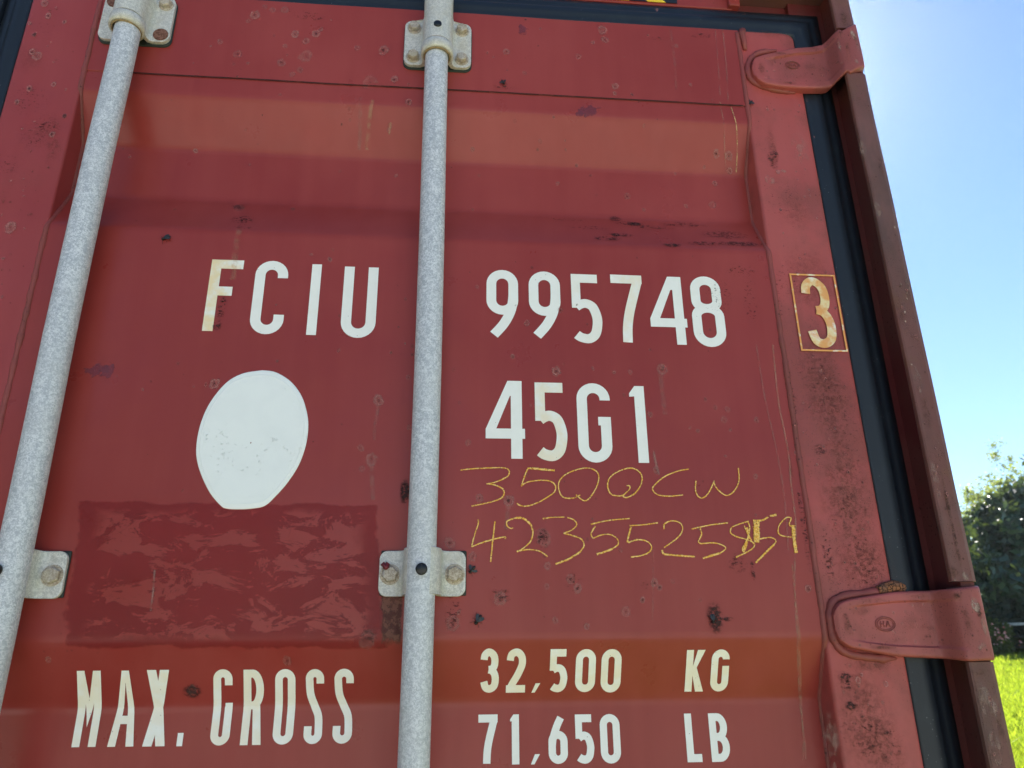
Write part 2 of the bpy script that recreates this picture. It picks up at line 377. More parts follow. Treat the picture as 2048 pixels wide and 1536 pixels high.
# --- located wear on the pressed panel: (px,py,r,core,strength)
CH=[(510,30,15,.3,.8),(497,42,7,.2,.6),(590,68,12,.3,.9),(632,67,12,.3,.9),(642,58,7,.2,.7),(612,82,10,.3,.7),(440,83,8,.35,.7),(475,108,13,.4,.5),(562,125,13,.5,.6),(570,92,7,.3,.7),
(612,112,19,.25,.55),(600,140,9,.4,.5),(585,148,8,.2,.6),(545,20,9,.1,.5),(530,14,8,.1,.4),(767,101,16,.25,.75),(714,96,9,.2,.5),(789,159,11,.35,.9),(817,204,10,.35,.8),(741,165,22,.15,.45),(1013,104,11,.25,.7),
(1205,60,15,.15,.8),(1186,85,7,.3,.8),(1210,80,11,.2,.7),(1157,113,9,.25,.6),(1230,173,11,.4,.9),(1229,187,6,.5,.9),(1049,147,7,.3,.5),(1353,92,7,.1,.6),(945,299,6,.2,.7),(1115,368,6,.2,.6),(958,351,5,.2,.4),(1254,393,10,.3,.6),
(1288,420,5,.0,.7),(1153,331,5,.4,.8),(1432,308,10,.35,.9),(1457,313,12,.35,.9),(1408,335,5,.4,.9),(1459,343,9,.2,.8),(1430,367,8,.3,.8),(1425,410,11,.2,.6),(1372,412,6,.3,.7),(429,768,12,.3,.9),
(478,417,13,.6,.35),(586,418,7,.7,.5),(391,302,7,.55,1),(757,801,13,.35,.9),(743,919,14,.3,.8),(721,896,8,.3,.6),(724,938,7,.4,.6),(1112,743,12,.42,.95),(1324,739,14,.4,.7),(1025,714,6,.5,.9),
(1054,647,8,.35,.7),(1312,941,8,.3,.7),(1018,1002,13,.4,.9),(959,996,9,.3,.7),(936,886,7,.35,.7),(1121,621,7,.3,.6),(1087,1076,18,.25,.6),(1001,1197,14,.42,.8),(1141,1158,10,.35,.7),(1155,1177,10,.4,.8),
(1309,1166,9,.3,.7),(1319,1175,6,.5,.8),(1285,1200,6,.5,.9),(1252,1223,11,.2,.5),(1111,1241,7,.35,.7),(1174,1253,7,.4,.8),(1094,1173,6,.4,.6),(906,1247,16,.25,.6),(899,1086,12,.4,.7),(945,1113,10,.4,.6),
(735,1277,18,.35,.6),(1095,1132,8,.15,.8),(1615,1178,8,.6,.8),(660,519,6,.4,.9),(570,20,12,.1,.5),(385,1380,9,.5,.7),(575,1322,9,.5,.5),(1325,735,6,.8,.9),(1300,700,3,.3,.5),(1420,660,3,.3,.4),(97,1320,6,.1,.7),
(1590,905,4,.3,.8),(1395,862,5,.35,.6),(1448,840,8,.3,.5),(1430,815,6,.3,.5),(1300,830,6,.35,.8),(1215,910,5,.2,.5),(1180,790,4,.4,.6),(1228,745,5,.4,.6),(1260,745,6,.15,.6),(1455,820,7,.25,.5),(1512,840,7,.4,.6),(1510,954,6,.25,.7),
(1460,860,4,.3,.7),(1240,1100,5,.25,.4),(1400,1200,4,.3,.5),(1345,1162,5,.2,.4),(818,855,6,.3,.7),(817,755,6,.4,.7),(782,705,4,.5,.8),(810,687,3,.6,.9),(797,654,3,.6,.8),(560,190,5,.3,.5),(500,330,4,.3,.4),(350,420,4,.3,.4),(700,240,4,.2,.5),
(1075,300,4,.35,.7),(1080,283,6,.15,.4),(1130,282,3,.0,.8),(1030,243,5,.1,.4),(780,253,7,.1,.7),(777,262,5,.1,.7),(945,420,4,.4,.5),(1350,348,4,.3,.6)]
for px,py,r,core,st in CH: blob(px,py,r*1.05,r*1.25,1,(core*.9,st*.85,0),off=.0005+random.random()*.0003,rot=random.uniform(-.5,.5))
for _ in range(150):          # small blisters, denser upward and to the right
    px=random.uniform(230,1520)**1; py=random.choice((random.uniform(20,260),random.uniform(500,1270),random.uniform(20,1270)))
    if px<760 and py>990: continue
    r=random.uniform(1.6,5); blob(px,py,r,r*random.uniform(1,1.6),1,(random.choice((.1,.3,.5,.8)),random.uniform(.2,.75),0),off=.0009,n=3,rot=random.uniform(-.6,.6))
SM=[(485,440,26,14,.50,.8),(487,455,22,9,.52,.8),(478,415,18,10,.44,.4),(1300,455,60,9,.50,.6),(1260,447,36,8,.49,.7),(1370,450,60,10,.51,.6),(1450,470,60,16,.47,.5),(1480,488,60,9,.44,.6),(1240,470,36,7,.49,.6),
(1345,490,22,7,.44,.85),(1212,477,36,8,.47,.7),(1180,456,50,7,.53,.6),(1130,440,60,5,.55,.6),(1408,487,40,8,.47,.6),(1230,438,16,9,.42,.6),(1268,448,22,7,.38,.6),(1232,470,10,7,.40,.8),(620,35,55,9,.52,.6),(600,25,60,6,.54,.5),(1400,72,34,9,.52,.8),(1325,78,40,6,.53,.7),
(1430,1236,16,26,.44,1),(1445,1238,22,5,.46,.9),(1474,1127,22,18,.50,.7),(1505,1142,5,18,.46,.8),(1290,1170,8,8,.5,.6),(810,985,11,24,.42,1),(1440,590,34,40,.55,.8),(1500,600,18,60,.55,.8),(1480,540,44,16,.54,.7),
(442,622,9,22,.50,.8),(434,652,10,9,.47,.9),(450,602,8,9,.49,.8),(385,1382,16,12,.43,1),(1085,1075,12,20,.50,.8),(1148,1165,20,16,.54,.8),(1000,1192,22,14,.52,.9),(905,1225,16,30,.53,.8),(1008,175,28,7,.50,.9),(735,1275,20,14,.50,.6),(1600,1010,5,30,.5,.8),(1190,220,34,10,.58,.5),(250,1060,40,24,.56,.4)]
for px,py,rx,ry,k,st in SM: blob(px,py,rx*1.1,ry*1.2,2,(k,st,0),off=.0010,n=8)
# drips and run marks
for pts,wd,c,st in [([(1440,205),(1448,270),(1452,345)],4,.2,.35),([(1462,215),(1473,260),(1474,300),(1472,345)],4,.9,.75),([(1445,60),(1452,130),(1456,200)],5,0,.3),([(1430,60),(1436,130),(1440,190)],4,0,.25),
 ([(1545,690),(1556,800),(1575,900),(1580,960),(1590,1050),(1588,1150),(1594,1270),(1598,1400),(1612,1520)],5,.2,.40),([(1512,690),(1530,800),(1552,900),(1568,1000),(1575,1100)],5,.0,.28),([(1583,1130),(1590,1200),(1598,1290),(1601,1400),(1606,1520)],4,.4,.35),
 ([(480,460),(472,500),(466,560)],16,.4,.22),([(745,200),(738,250),(734,300)],12,.5,.35),([(722,195),(720,260),(718,300)],12,0,.25),([(781,245),(780,262),(778,270)],6,.5,.6),([(1340,60),(1350,130),(1352,180)],9,0,.15),([(480,1160),(305,1180),(303,1230)],1,.0,0),
 ([(1320,745),(1325,790),(1330,830)],14,0,.22),([(1016,1010),(1014,1040),(1012,1060)],12,0,.25),([(757,815),(750,850),(748,880)],9,0,.25),([(743,930),(745,970),(746,1000)],12,0,.25),([(1306,900),(1313,935),(1318,950)],7,0,.5),([(1305,1090),(1306,1160),(1305,1240)],5,.0,.2),
 ([(310,1140),(307,1180),(302,1222)],5,0,.55)]:
    ribbon(pm,[hit(*p) for p in pts],wd*.00062,3,.0008,(c,st,0))
for px,py,rx,ry,rot in [(1177,222,42,20,.2),(1160,228,18,9,0),(195,740,38,16,.25),(213,742,20,20,0)]: blob(px,py,rx*1.1,ry*1.3,4,(0,.6,0),off=.0006,rot=rot)
quad([(1030,41),(1060,42),(1061,80),(1029,76)],4,(0,.6,0),.0007,(4,4))
quad([(150,998),(768,1004),(790,1304),(112,1300)],5,(0,1,0),.0004,(60,36))
quad([(757,1175),(812,1175),(806,1300),(760,1296)],6,(0,1,0),.0008,(12,20))
ribbon(pm,[(x,.7658) for x in np.linspace(-.478,.424,60)],.0030,7,.0,(0,1,0),surf=lambda x,z,o:Vector((x,ysurf(x,.771)-.0006,z+H)),smooth=False)
door=pm.build('corrugated_door_panel',container,PANEL_MATS,fixn=False)
door['label']='faded red pressed panel with blisters, scuffs and a brushed repaint patch'

# --- right leaf frame, weld beads
def stile(x0,x1,ztop,m,round_tr=False,name='door_stile',zb=-1.66,dec=None):
    b=MB(); yb=.055; n=140; zz=list(np.linspace(zb,ztop-.012,n))+[ztop-.009,ztop-.0055,ztop-.002,ztop]; rr=.0045
    rows=[]
    for z in zz:
        a0,a1=x0,x1; k=max(0,z-(ztop-.012))
        if round_tr: a1=x1-(.012-math.sqrt(max(0,.012**2-k*k)))
        wv=.0007*noise.noise(Vector((x0*7,2,z*4)))
        prof=[(a0,yb),(a0,rr)]+[(a0+rr-rr*math.cos(t),rr-rr*math.sin(t)) for t in (R(30),R(60))]+[(a0+rr,0)]+[(a0+(a1-a0)*q,.0003*noise.noise(Vector((q*6,z*9,1)))) for q in (.25,.5,.75)]+[(a1-.003,0),(a1-.0008,.0008),(a1,.003),(a1,yb)]
        rows.append([Vector((x,y+wv,z+H)) for x,y in prof])
    b.grid(rows,0)
    b.face([len(b.v)-len(rows[0])+i for i in range(len(rows[0]))],0,sm=False)
    return b
b=stile(XR+.0015,ER,ZT,None,True)
def blob2(b,px,py,rx,ry,m,dec,off=.0006,n=5,y=0.0):
    p=U(px,py,y); s=.00062; rx*=s; ry*=s; P=[];UVs=[]
    for i in range(n+1):
        P.append([Vector((p.x+(-1+2*j/n)*rx,y-off,p.z+(-1+2*i/n)*ry)) for j in range(n+1)]); UVs.append([(-1+2*j/n,-1+2*i/n) for j in range(n+1)])
    b.grid(P,m,uvs=UVs,c=dec)
for px,py,rx,ry,k,st in [(1580,560,40,60,.56,.7),(1640,760,60,90,.56,.6),(1690,870,50,90,.57,.6),(1700,1050,60,90,.56,.6),(1560,400,60,70,.57,.6),(1545,320,16,30,.5,.8),(1550,310,10,12,.44,.9),(1720,1150,50,40,.55,.6),(1640,900,16,14,.46,.8),(1720,1450,50,60,.55,.7),(1760,1480,50,50,.55,.7),(1690,1355,16,12,.46,.9),(1692,1370,14,10,.44,.9),(1700,1412,12,10,.42,1),(1655,1110,12,60,.50,.8),(1608,1060,8,90,.5,.7),(1585,800,8,80,.52,.7),(1556,600,8,60,.52,.7)]:
    blob2(b,px,py,rx,ry,2,(k,st,0),.0012,8)
for _ in range(90):
    py=random.uniform(200,1520); px=1530+(py-200)*.11+random.uniform(0,100)+ (0 if py<900 else 20); r=random.uniform(1.5,4)
    blob2(b,px,py,r,r*1.3,1,(random.choice((.2,.5,.8)),random.uniform(.3,.9),0),.0014,3)
for px,py,r in [(1534,220,5),(1715,1360,8),(1770,1368,6),(1555,345,7),(1640,742,5)]: blob2(b,px,py,r,r*1.2,1,(.02,.9,0),.0013,3)
for px,py,rx,ry,st in [(1695,1000,70,230,.42),(1650,790,70,190,.40),(1620,560,70,110,.32),(1545,300,14,70,.5),(1730,1130,80,90,.45),(1725,1430,80,130,.42),(1770,1500,50,70,.4),(1590,420,50,70,.22),(1590,1000,7,150,.6),(1605,1100,6,90,.6),(1575,780,6,120,.5),(1740,1330,50,16,.5),(1540,70,40,20,.25)]:
    blob2(b,px,py,rx,ry,3,(0,st,0),.0010,10)
for px,py,rx,ry,st in [(1540,360,16,20,.5),(1565,345,12,10,.5),(1660,1480,20,60,.25),(1600,300,30,60,.2)]: blob2(b,px,py,rx,ry,4,(0,st,0),.0011,8)
st_r=b.build('door_stile',container,[M_stile,M_chip,M_smudge,M_rust,M_scuff],fixn=False)
b=stile(EL,XL-.0015,ZT,None)
for px,py,r,core in [(75,113,14,.1),(65,105,9,.3),(22,456,15,.3),(90,8,11,.2),(97,33,9,.3),(60,48,6,.1),(130,45,6,.5),(70,70,7,.9),(130,233,6,.9),(108,170,7,.1),(60,178,9,.5),(35,205,8,.5),(105,270,8,.4)]: blob2(b,px,py,r,r*1.3,1,(core,.8,0),.0013,5)
for px,py,rx,ry,k,st in [(75,270,50,50,.54,.7),(60,200,50,50,.55,.7),(95,255,30,30,.52,.8),(80,60,50,50,.58,.5),(20,330,30,30,.55,.6)]: blob2(b,px,py,rx,ry,2,(k,st,0),.001,8)
for px,py,rx,ry,st in [(90,260,50,60,.28),(60,120,40,50,.15),(105,300,20,50,.3)]: blob2(b,px,py,rx,ry,3,(0,st,0),.0010,8)
for _ in range(40):
    py=random.uniform(5,620); px=max(5,random.uniform(175-.23*py-75,175-.23*py)); blob2(b,px,py,random.uniform(2,5),random.uniform(2,6),random.choice((1,3)),(.3,.7,0),.0014,3)
st_l=b.build('door_stile',container,[M_stileL,M_chip,M_smudge,M_rust],fixn=False)
def bead(x,sgn,z0=-1.66,z1=ZT-.004,r=.0040,dz=.003):
    b=MB(); pts=[];rs=[]
    z=z0
    while z<z1:
        pts.append((x+sgn*.0012+.0006*noise.noise(Vector((z*40,x,0))),ysurf(x-sgn*.004,z)+.0012,z+H)); rs.append(r*(1+.22*noise.noise(Vector((z*90,x,3)))+.12*noise.noise(Vector((z*400,x,9))))); z+=dz
    b.tube(pts,rs,8); return b.build('weld_bead',container,[M_weld])
bead(XR+.001,1); bead(XL-.001,-1)
b=MB()      # blob of sealant where the right weld meets the top seal
b.tube([U(1484,62,-.001),U(1484,70,-.002),U(1488,84,-.002),U(1490,100,-.001)],[.006,.005,.004,.003],10)
b.build('weld_bead',container,[M_weld])
# short start mark of the rail seam by the left weld
# --- painted characters -------------------------------------------------------
def arc(cx,cy,rx,ry,a0,a1,n=14): return [(cx+rx*math.cos(R(a0+(a1-a0)*i/n)),cy+ry*math.sin(R(a0+(a1-a0)*i/n))) for i in range(n+1)]
def smo(P,n=6): return [(p.x,p.y) for p in catmull([Vector((a,b,0)) for a,b in P],n)]
def glyph(ch,W,Hh,s):
    """returns list of ('p',poly) in the outline box 0..1 and ('s',path) in the centre-line box"""
    u=s/W; v=s/Hh; a=.5*(W-s)/(Hh-s); T=1e3
    P=[];S=[]
    if ch=='F': P=[[(0,0),(u,0),(u,1),(0,1)],[(u*.9,1-v),(1,1-v),(1,1),(u*.9,1)],[(u*.9,.49),(.75,.49),(.75,.49+v),(u*.9,.49+v)]]
    elif ch=='I': P=[[(0,0),(1,0),(1,1),(0,1)]]
    elif ch=='L': P=[[(0,0),(u,0),(u,1),(0,1)],[(u*.9,0),(1,0),(1,v),(u*.9,v)]]
    elif ch=='1': P=[[(0,.855),(0,.90),(.38,1),(1,1),(1,0),(1-u,0),(1-u,.86)]]
    elif ch=='4': q=.93; P=[[(0,.25),(0,.37),(.56,1),(.62,1),(.62,.80),(.27,.377),(.27,.25)],[(.25,.25),(1,.25),(1,.377),(.25,.377)],[(q-u,0),(q,0),(q,1),(.60,1),(.60,.8),(q-u,.8)]]
    elif ch=='7': P=[[(0,1-v),(1,1-v),(1,1),(0,1)]]; S=[smo([(1,.96),(.86,.80),(.58,.46),(.44,.20),(.40,-v*.5)],6)]
    elif ch==',': P=[[(0,0),(.38,0),(1,1),(.45,1)]]
    elif ch=='.': P=[[(0,0),(1,0),(1,1),(0,1)]]
    elif ch=='M': P=[[(0,0),(u,0),(u,1),(0,1)],[(1-u,0),(1,0),(1,1),(1-u,1)],[(u*.98,1),(.5,.63),(.5,.25),(u*.9,.62)],[(1-u*.98,1),(1-u*.9,.62),(.5,.25),(.5,.63)]]
    elif ch=='A': P=[[(0,0),(u,0),(.5,.84),(.5,1),(.36,1)],[(1,0),(.64,1),(.5,1),(.5,.84),(1-u,0)],[(.24,.29),(.76,.29),(.72,.29+v),(.28,.29+v)]]
    elif ch=='X': P=[[(0,0),(u*1.05,0),(1,1),(1-u*1.05,1)],[(1-u*1.05,0),(1,0),(u*1.05,1),(0,1)]]
    elif ch=='K': P=[[(0,0),(u,0),(u,1),(0,1)],[(u*.9,.34),(u*.9,.54),(1-u*1.1,1),(1,1)],[(.34,.46),(.50,.68),(1,0),(1-u*1.15,0)]]
    elif ch=='O' or ch=='0': S=[arc(.5,1-a,.5,a,0,180)+arc(.5,a,.5,a,180,360)+[(1,1-a)]]
    elif ch=='U': S=[[(0,1+v*.5)]+arc(.5,a,.5,a,180,360)+[(1,1+v*.5)]]
    elif ch=='C': S=[[(1,.80)]+arc(.5,1-a,.5,a,0,180)+arc(.5,a,.5,a,180,360)+[(1,.23)]]
    elif ch=='G': S=[[(1,.82)]+arc(.5,1-a,.5,a,0,180)+arc(.5,a,.5,a,180,360)+[(1,.50)]]; P=[[(.62,.46),(1,.46),(1,.46+v*.85),(.62,.46+v*.85)]]
    elif ch=='S': S=[[(1,.84)]+arc(.5,1-a,.5,a,0,180)+smo([(0,1-a),(.10,.68),(.5,.50),(.90,.34),(1,a+.02)],5)[1:]+arc(.5,a,.5,a,0,-180)[1:]+[(0,.20)]]
    elif ch=='3': S=[smo([(0,.80),(.06,.92),(.30,1),(.58,.99),(.84,.90),(.92,.76),(.86,.62),(.66,.545),(.40,.53)],5),smo([(.40,.53),(.70,.50),(.92,.40),(1,.25),(.90,.08),(.55,0),(.18,.04),(.02,.20)],5)]
    elif ch=='2': S=[smo([(0,.78),(.08,.93),(.36,1),(.68,.99),(.94,.88),(1,.74),(.92,.60),(.60,.36),(.22,.14),(.04,0)],5)]; P=[[(0,0),(1,0),(1,v),(0,v)]]
    elif ch=='5': P=[[(0.02,1-v),(.90,1-v),(.90,1),(0.02,1)],[(0.02,.50),(u,.50),(u,1-v*.9),(0.02,1-v*.9)]]; S=[smo([(0,.515),(.22,.56),(.50,.575),(.80,.52),(.97,.38),(1,.25),(.88,.08),(.58,0),(.20,.015),(-.02,.06)],5)]
    elif ch=='6': S=[smo([(.78,1.02),(.42,.80),(.10,.52),(0,.30),(.0,.22)],6),arc(.5,.60-a,.5,a,0,180)+arc(.5,a,.5,a,180,360)+[(1,.60-a)]]
    elif ch=='9': S=[smo([(1,.76),(.98,.58),(.86,.38),(.56,.18),(.12,.0)],6),arc(.5,1-a,.5,a,0,180)+arc(.5,.40+a,.5,a,180,360)+[(1,1-a)]]
    elif ch=='8': S=[arc(.5,1-.86*a,.46,a*.86,0,180)+arc(.5,.545+a*.70,.46,a*.70,180,360)+[(.96,1-.86*a)],arc(.5,.545-a*.75,.5,a*.75,0,180)+arc(.5,a,.5,a,180,360)+[(1,.545-a*.75)]]
    elif ch=='R' or ch=='B':
        hb=.52 if ch=='R' else .51
        P=[[(0,0),(u,0),(u,1),(0,1)]]
        S=[[(u*.3,1)]+[(.42,1)]+arc(.42,1-(1-hb)/2,.56 if ch=='R' else .50,(1-hb)/2,90,-90)[1:]+[(u*.3,hb)]]
        if ch=='R': P.append([(.44,.50),(.80,.52),(1,0),(1-u*1.1,0)])
        else: S.append([(.42,hb)]+arc(.42,hb/2,.58,hb/2,90,-90)[1:]+[(u*.3,0)])
    return P,S
def stroke_poly(path,W,Hh,s):
    pts=[Vector((s/2+p[0]*(W-s),s/2+p[1]*(Hh-s),0)) for p in path]; L=[];Rr=[]
    q=[pts[0]]
    for p in pts[1:]:
        if (p-q[-1]).length>1e-5: q.append(p)
    closed=(q[0]-q[-1]).length<1e-4
    if closed: q=q[:-1]
    n=len(q)
    for i,p in enumerate(q):
        if closed: a=q[i-1];c=q[(i+1)%n]
        else: a=q[max(i-1,0)];c=q[min(i+1,n-1)]
        d1=(p-a).normalized() if (p-a).length>0 else (c-p).normalized(); d2=(c-p).normalized() if (c-p).length>0 else d1
        t=(d1+d2).normalized(); nn=Vector((-t.y,t.x,0)); k=1/max(.6,nn.dot(Vector((-d1.y,d1.x,0))))
        L.append(p+nn*s/2*k); Rr.append(p-nn*s/2*k)
    return L,Rr,closed
def letters(name,items,s,label=None,surf=on,off0=.0006,stain={}):
    """items: (char, (left px,y), (right px,y), (top px), (bottom px)) ; x-range & z-range found on the real surface"""
    bm=bmesh.new(); lay=bm.verts.layers.float_vector.new('dec'); lvl=0
    for it in items:
        ch,x0,x1,z0,z1=it[:5]; W=x1-x0; Hh=z1-z0; ss=it[5] if len(it)>5 else s; dv=it[6] if len(it)>6 else (0,0,0)
        P,S=glyph(ch,W,Hh,ss); k=0
        def put(pts2,quads=None):
            pass
        for poly in P:
            vs=[bm.verts.new((x0+a*W,off0+.00007*k,z0+b_*Hh)) for a,b_ in poly]
            for v in vs: v[lay]=dv
            bm.faces.new(vs); k+=1
        for path in S:
            L,Rr,cl=stroke_poly(path,W,Hh,ss); o=off0+.00007*k; k+=1
            lv=[bm.verts.new((x0+p.x,o,z0+p.y)) for p in L]; rv=[bm.verts.new((x0+p.x,o,z0+p.y)) for p in Rr]
            for v in lv+rv: v[lay]=dv
            n=len(lv)
            for i in range(n if cl else n-1):
                j=(i+1)%n
                try: bm.faces.new((lv[i],lv[j],rv[j],rv[i]))
                except ValueError: pass
    X=[v.co.x for v in bm.verts]; Z=[v.co.z for v in bm.verts]
    def cut(co,no):
        bmesh.ops.bisect_plane(bm,geom=bm.verts[:]+bm.edges[:]+bm.faces[:],plane_co=co,plane_no=no,dist=1e-6)
    x=min(X)+.01
    while x<max(X): cut((x,0,0),(1,0,0)); x+=.014
    cs=[z for z in np.arange(min(Z)+.01,max(Z),.012)]
    for t in TROUGHS:
        for q in (0,.066,.1465,.2125):
            cs+=[t-q-.005,t-q,t-q+.005]
    for z in cs:
        if min(Z)<z<max(Z): cut((0,0,z),(0,0,1))
    for v in bm.verts:
        o=v.co.y; p=surf(v.co.x,v.co.z,o); v.co=p-ROOT
    for f in bm.faces:
        if f.normal.y>0: f.normal_flip()
    bmesh.ops.recalc_face_normals(bm,faces=bm.faces)
    bm.normal_update()
    for f in bm.faces:
        if f.normal.y>0: f.normal_flip()
        f.smooth=False
    me=bpy.data.meshes.new(name); bm.to_mesh(me); bm.free()
    o=link(name,me,door,[M_white]); 
    if label: o['label']=label
    return o
Z4=(0,500);Z5=(680,500);Z6=(1348,500);Z7=(0,1011);Z8=(680,1011);Z9=(1348,1011);K=.341797
def box(o,l,r,t,bt):
    """glyph extents measured in a photo detail: left,right,top,bottom points (x,y)"""
    f=lambda p:hit(o[0]+K*p[0],o[1]+K*p[1])
    return f(l)[0],f(r)[0],f(bt)[1],f(t)[1]
def flat(x,z,off): return Vector((x,-off,z+H))
letters('code_lettering',[('F',*box(Z4,(1182,474),(1428,85),(1330,60),(1215,475)),.0125,(.85,0,0)),('C',*box(Z4,(1470,350),(1690,120),(1610,66),(1555,493)),.0125),
 ('I',*box(Z4,(1790,497),(1848,497),(1862,85),(1820,497)),.0125),('U',*box(Z5,(6,400),(218,260),(60,95),(105,514)),.0125)],.0125,'white painted letters FCIU')
letters('number_lettering',[('9',*box(Z5,(857,230),(1042,250),(950,118),(890,523)),.0125),('9',*box(Z5,(1104,240),(1288,260),(1195,127),(1145,530)),.0125),
 ('5',*box(Z5,(1353,330),(1533,400),(1430,143),(1410,545)),.0125,(.15,0,0)),('7',*box(Z5,(1580,147),(1762,150),(1670,146),(1672,544)),.0125,(.35,0,0)),
 ('4',*box(Z5,(1818,430),(2032,430),(1955,157),(1995,555)),.0125),('8',*box(Z6,(111,440),(300,440),(190,155),(215,568)),.0125)],.0125,'white painted digits 995748')
letters('size_code_lettering',[('4',*box(Z5,(852,1070),(1082,1070),(1028,768),(1029,1223)),.0135),('5',*box(Z5,(1138,990),(1328,1060),(1225,778),(1190,1235)),.013,(.45,0,0)),
 ('G',*box(Z5,(1388,1000),(1587,1050),(1490,782),(1500,1245)),.0128),('1',*box(Z5,(1690,840),(1786,950),(1755,798),(1773,1247)),.0128)],.013,'white painted size code 45G1')
letters('max_gross_lettering',[('M',*box(Z7,(452,1010),(592,1010),(520,967),(500,1413)),.0078,(.3,0,0)),('A',*box(Z7,(628,1411),(782,1410),(728,966),(705,1411)),.0080,(.3,0,0)),
 ('X',*box(Z7,(833,1409),(965,1408),(927,962),(900,1409)),.0090,(.25,0,0)),('.',*box(Z7,(1033,1408),(1067,1408),(1060,1330),(1050,1408))),('G',*box(Z7,(1250,1200),(1362,1200),(1315,958),(1300,1403)),.0080,(.3,0,0)),
 ('R',*box(Z7,(1428,1100),(1548,1070),(1490,960),(1470,1401)),.0080,(.3,0,0)),('O',*box(Z7,(1612,1150),(1730,1150),(1675,957),(1650,1398)),.0080,(.2,0,0)),
 ('S',*box(Z7,(1788,1200),(1895,1200),(1845,957),(1830,1395)),.0080,(.2,0,0)),('S',*box(Z7,(1955,1200),(2068,1200),(2015,955),(2005,1393)),.0080,(.2,0,0))],.0085,'white painted words MAX. GROSS')  # letters crossing the slope get the cream bounce tint too
bounce_cream=(.35,0,0)  # ground bounce on the downward slope tinted cream into the letter paint
letters('kilogram_lettering',[('3',*box(Z8,(820,1000),(930,1000),(880,838),(870,1095)),.0078,bounce_cream),('2',*box(Z8,(970,1090),(1082,1090),(1030,838),(1020,1095)),.0078,bounce_cream),
 (',',*box(Z8,(1120,1095),(1172,1042),(1160,1040),(1130,1095)),.0078,bounce_cream),('5',*box(Z8,(1222,1050),(1330,1000),(1275,840),(1270,1092)),.0078,bounce_cream),('0',*box(Z8,(1378,970),(1495,970),(1437,840),(1430,1092)),.0078,bounce_cream),('0',*box(Z8,(1528,970),(1645,970),(1590,840),(1585,1094)),.0078,bounce_cream)],.0078,'white painted figure 32,500')
letters('kilogram_unit',[('K',*box(Z9,(66,1000),(178,940),(120,845),(110,1089)),.0080,bounce_cream),('G',*box(Z9,(213,1000),(320,960),(270,842),(262,1088)),.0078,bounce_cream)],.0078,'white painted unit KG')
letters('pound_lettering',[('7',*box(Z8,(810,1222),(922,1224),(860,1223),(850,1515)),.0080),('1',*box(Z8,(995,1240),(1048,1350),(1030,1222),(1030,1515)),.0080),
 (',',*box(Z8,(1117,1515),(1170,1457),(1155,1455),(1127,1515))),('6',*box(Z8,(1220,1400),(1332,1400),(1300,1222),(1275,1512)),.0080),('5',*box(Z8,(1375,1330),(1485,1350),(1420,1222),(1430,1510)),.0080),
 ('0',*box(Z8,(1523,1360),(1640,1360),(1582,1220),(1580,1510)),.0080)],.0080,'white painted figure 71,650')
letters('pound_unit',[('L',*box(Z9,(72,1400),(168,1500),(85,1217),(120,1502)),.0080),('B',*box(Z9,(214,1400),(324,1390),(250,1215),(270,1500)),.0080)],.0080,'white painted unit LB')
def stl(x,z,off): return Vector((x,-off,z+H))
door_save=door; door=st_r
c3=(1.6,.9,0)
o3=letters('check_digit',[('3',U(1348+K*757,500+K*350).x,U(1348+K*925,500+K*350).x,U(1348+K*880,500+K*575).z-H,U(1348+K*810,500+K*165).z-H,.0122,c3)],.0122,'rust stained cream digit 3 in a box',surf=stl,off0=.0016)
b=MB(); C4=[U(1348+K*x,500+K*y) for x,y in ((673,142),(941,148),(1010,598),(740,593))]
xa=(C4[0].x+C4[3].x)/2; xb=min((C4[1].x+C4[2].x)/2,ER-.0035); za=(C4[2].z+C4[3].z)/2; zb=(C4[0].z+C4[1].z)/2; t_=.0024
for i,(q0,q1,q2,q3) in enumerate(((xa,xb,zb-t_,zb),(xa,xb,za,za+t_),(xa,xa+t_,za,zb),(xb-t_,xb,za,zb))):
    y=-.0016-.00005*i; n=10
    b.grid([[Vector((q0+(q1-q0)*j/n,y,q2+(q3-q2)*k/n)) for j in range(n+1)] for k in range(n+1)],0,c=(1,3.0,0))
o=b.build('check_digit_box',st_r,[M_white],fixn=False); o['label']='thin rusty orange rectangle round the check digit'
door=door_save
# --- round white disc
def white_disc():
    m,nt,b,out=mat('white_sticker_film'); n=N(nt)
    x=n.xyz(n.tc.outputs['UV']); b.inputs['Roughness'].default_value=.38
    n.L(n.mix(n.rmp(n.noise(30,4),.4,.7,0,.4),(.88,.90,.90),(.82,.84,.85)),b.inputs['Base Color'])
    r=n.mth('SQRT',n.mth('ADD',n.mth('MULTIPLY',x[0],x[0]),n.mth('MULTIPLY',x[1],x[1])))
    mk=n.mth('MULTIPLY',n.rmp(n.noise(190,4,.7),.60,.66),n.rmp(n.noise(17,3,.6),.50,.58)); ring=n.rmp(n.mth('ABSOLUTE',n.mth('SUBTRACT',r,.93)),.02,.0)
    rt=n.mth('MULTIPLY',n.rmp(n.noise(260,3,.7),.50,.62),n.rmp(n.mth('ABSOLUTE',n.mth('SUBTRACT',r,.85)),.05,.02)); 
    h=n.mth('ADD',mk,n.mth('ADD',n.mth('MULTIPLY',ring,.5),n.mth('MULTIPLY',rt,.18)))
    n.L(n.bump(h,.0007,.8),b.inputs['Normal']); return m
SP=[(1535, 705), (1614, 717), (1702, 772), (1766, 860), (1798, 968), (1802, 1057), (1786, 1155), (1746, 1263), (1682, 1362), (1614, 1440), (1550, 1497), (1476, 1513), (1397, 1517), (1328, 1513), (1292, 1495), (1230, 1421), (1181, 1322), (1154, 1234), (1149, 1155), (1166, 1047), (1205, 939), (1264, 845), (1338, 767), (1427, 722)]
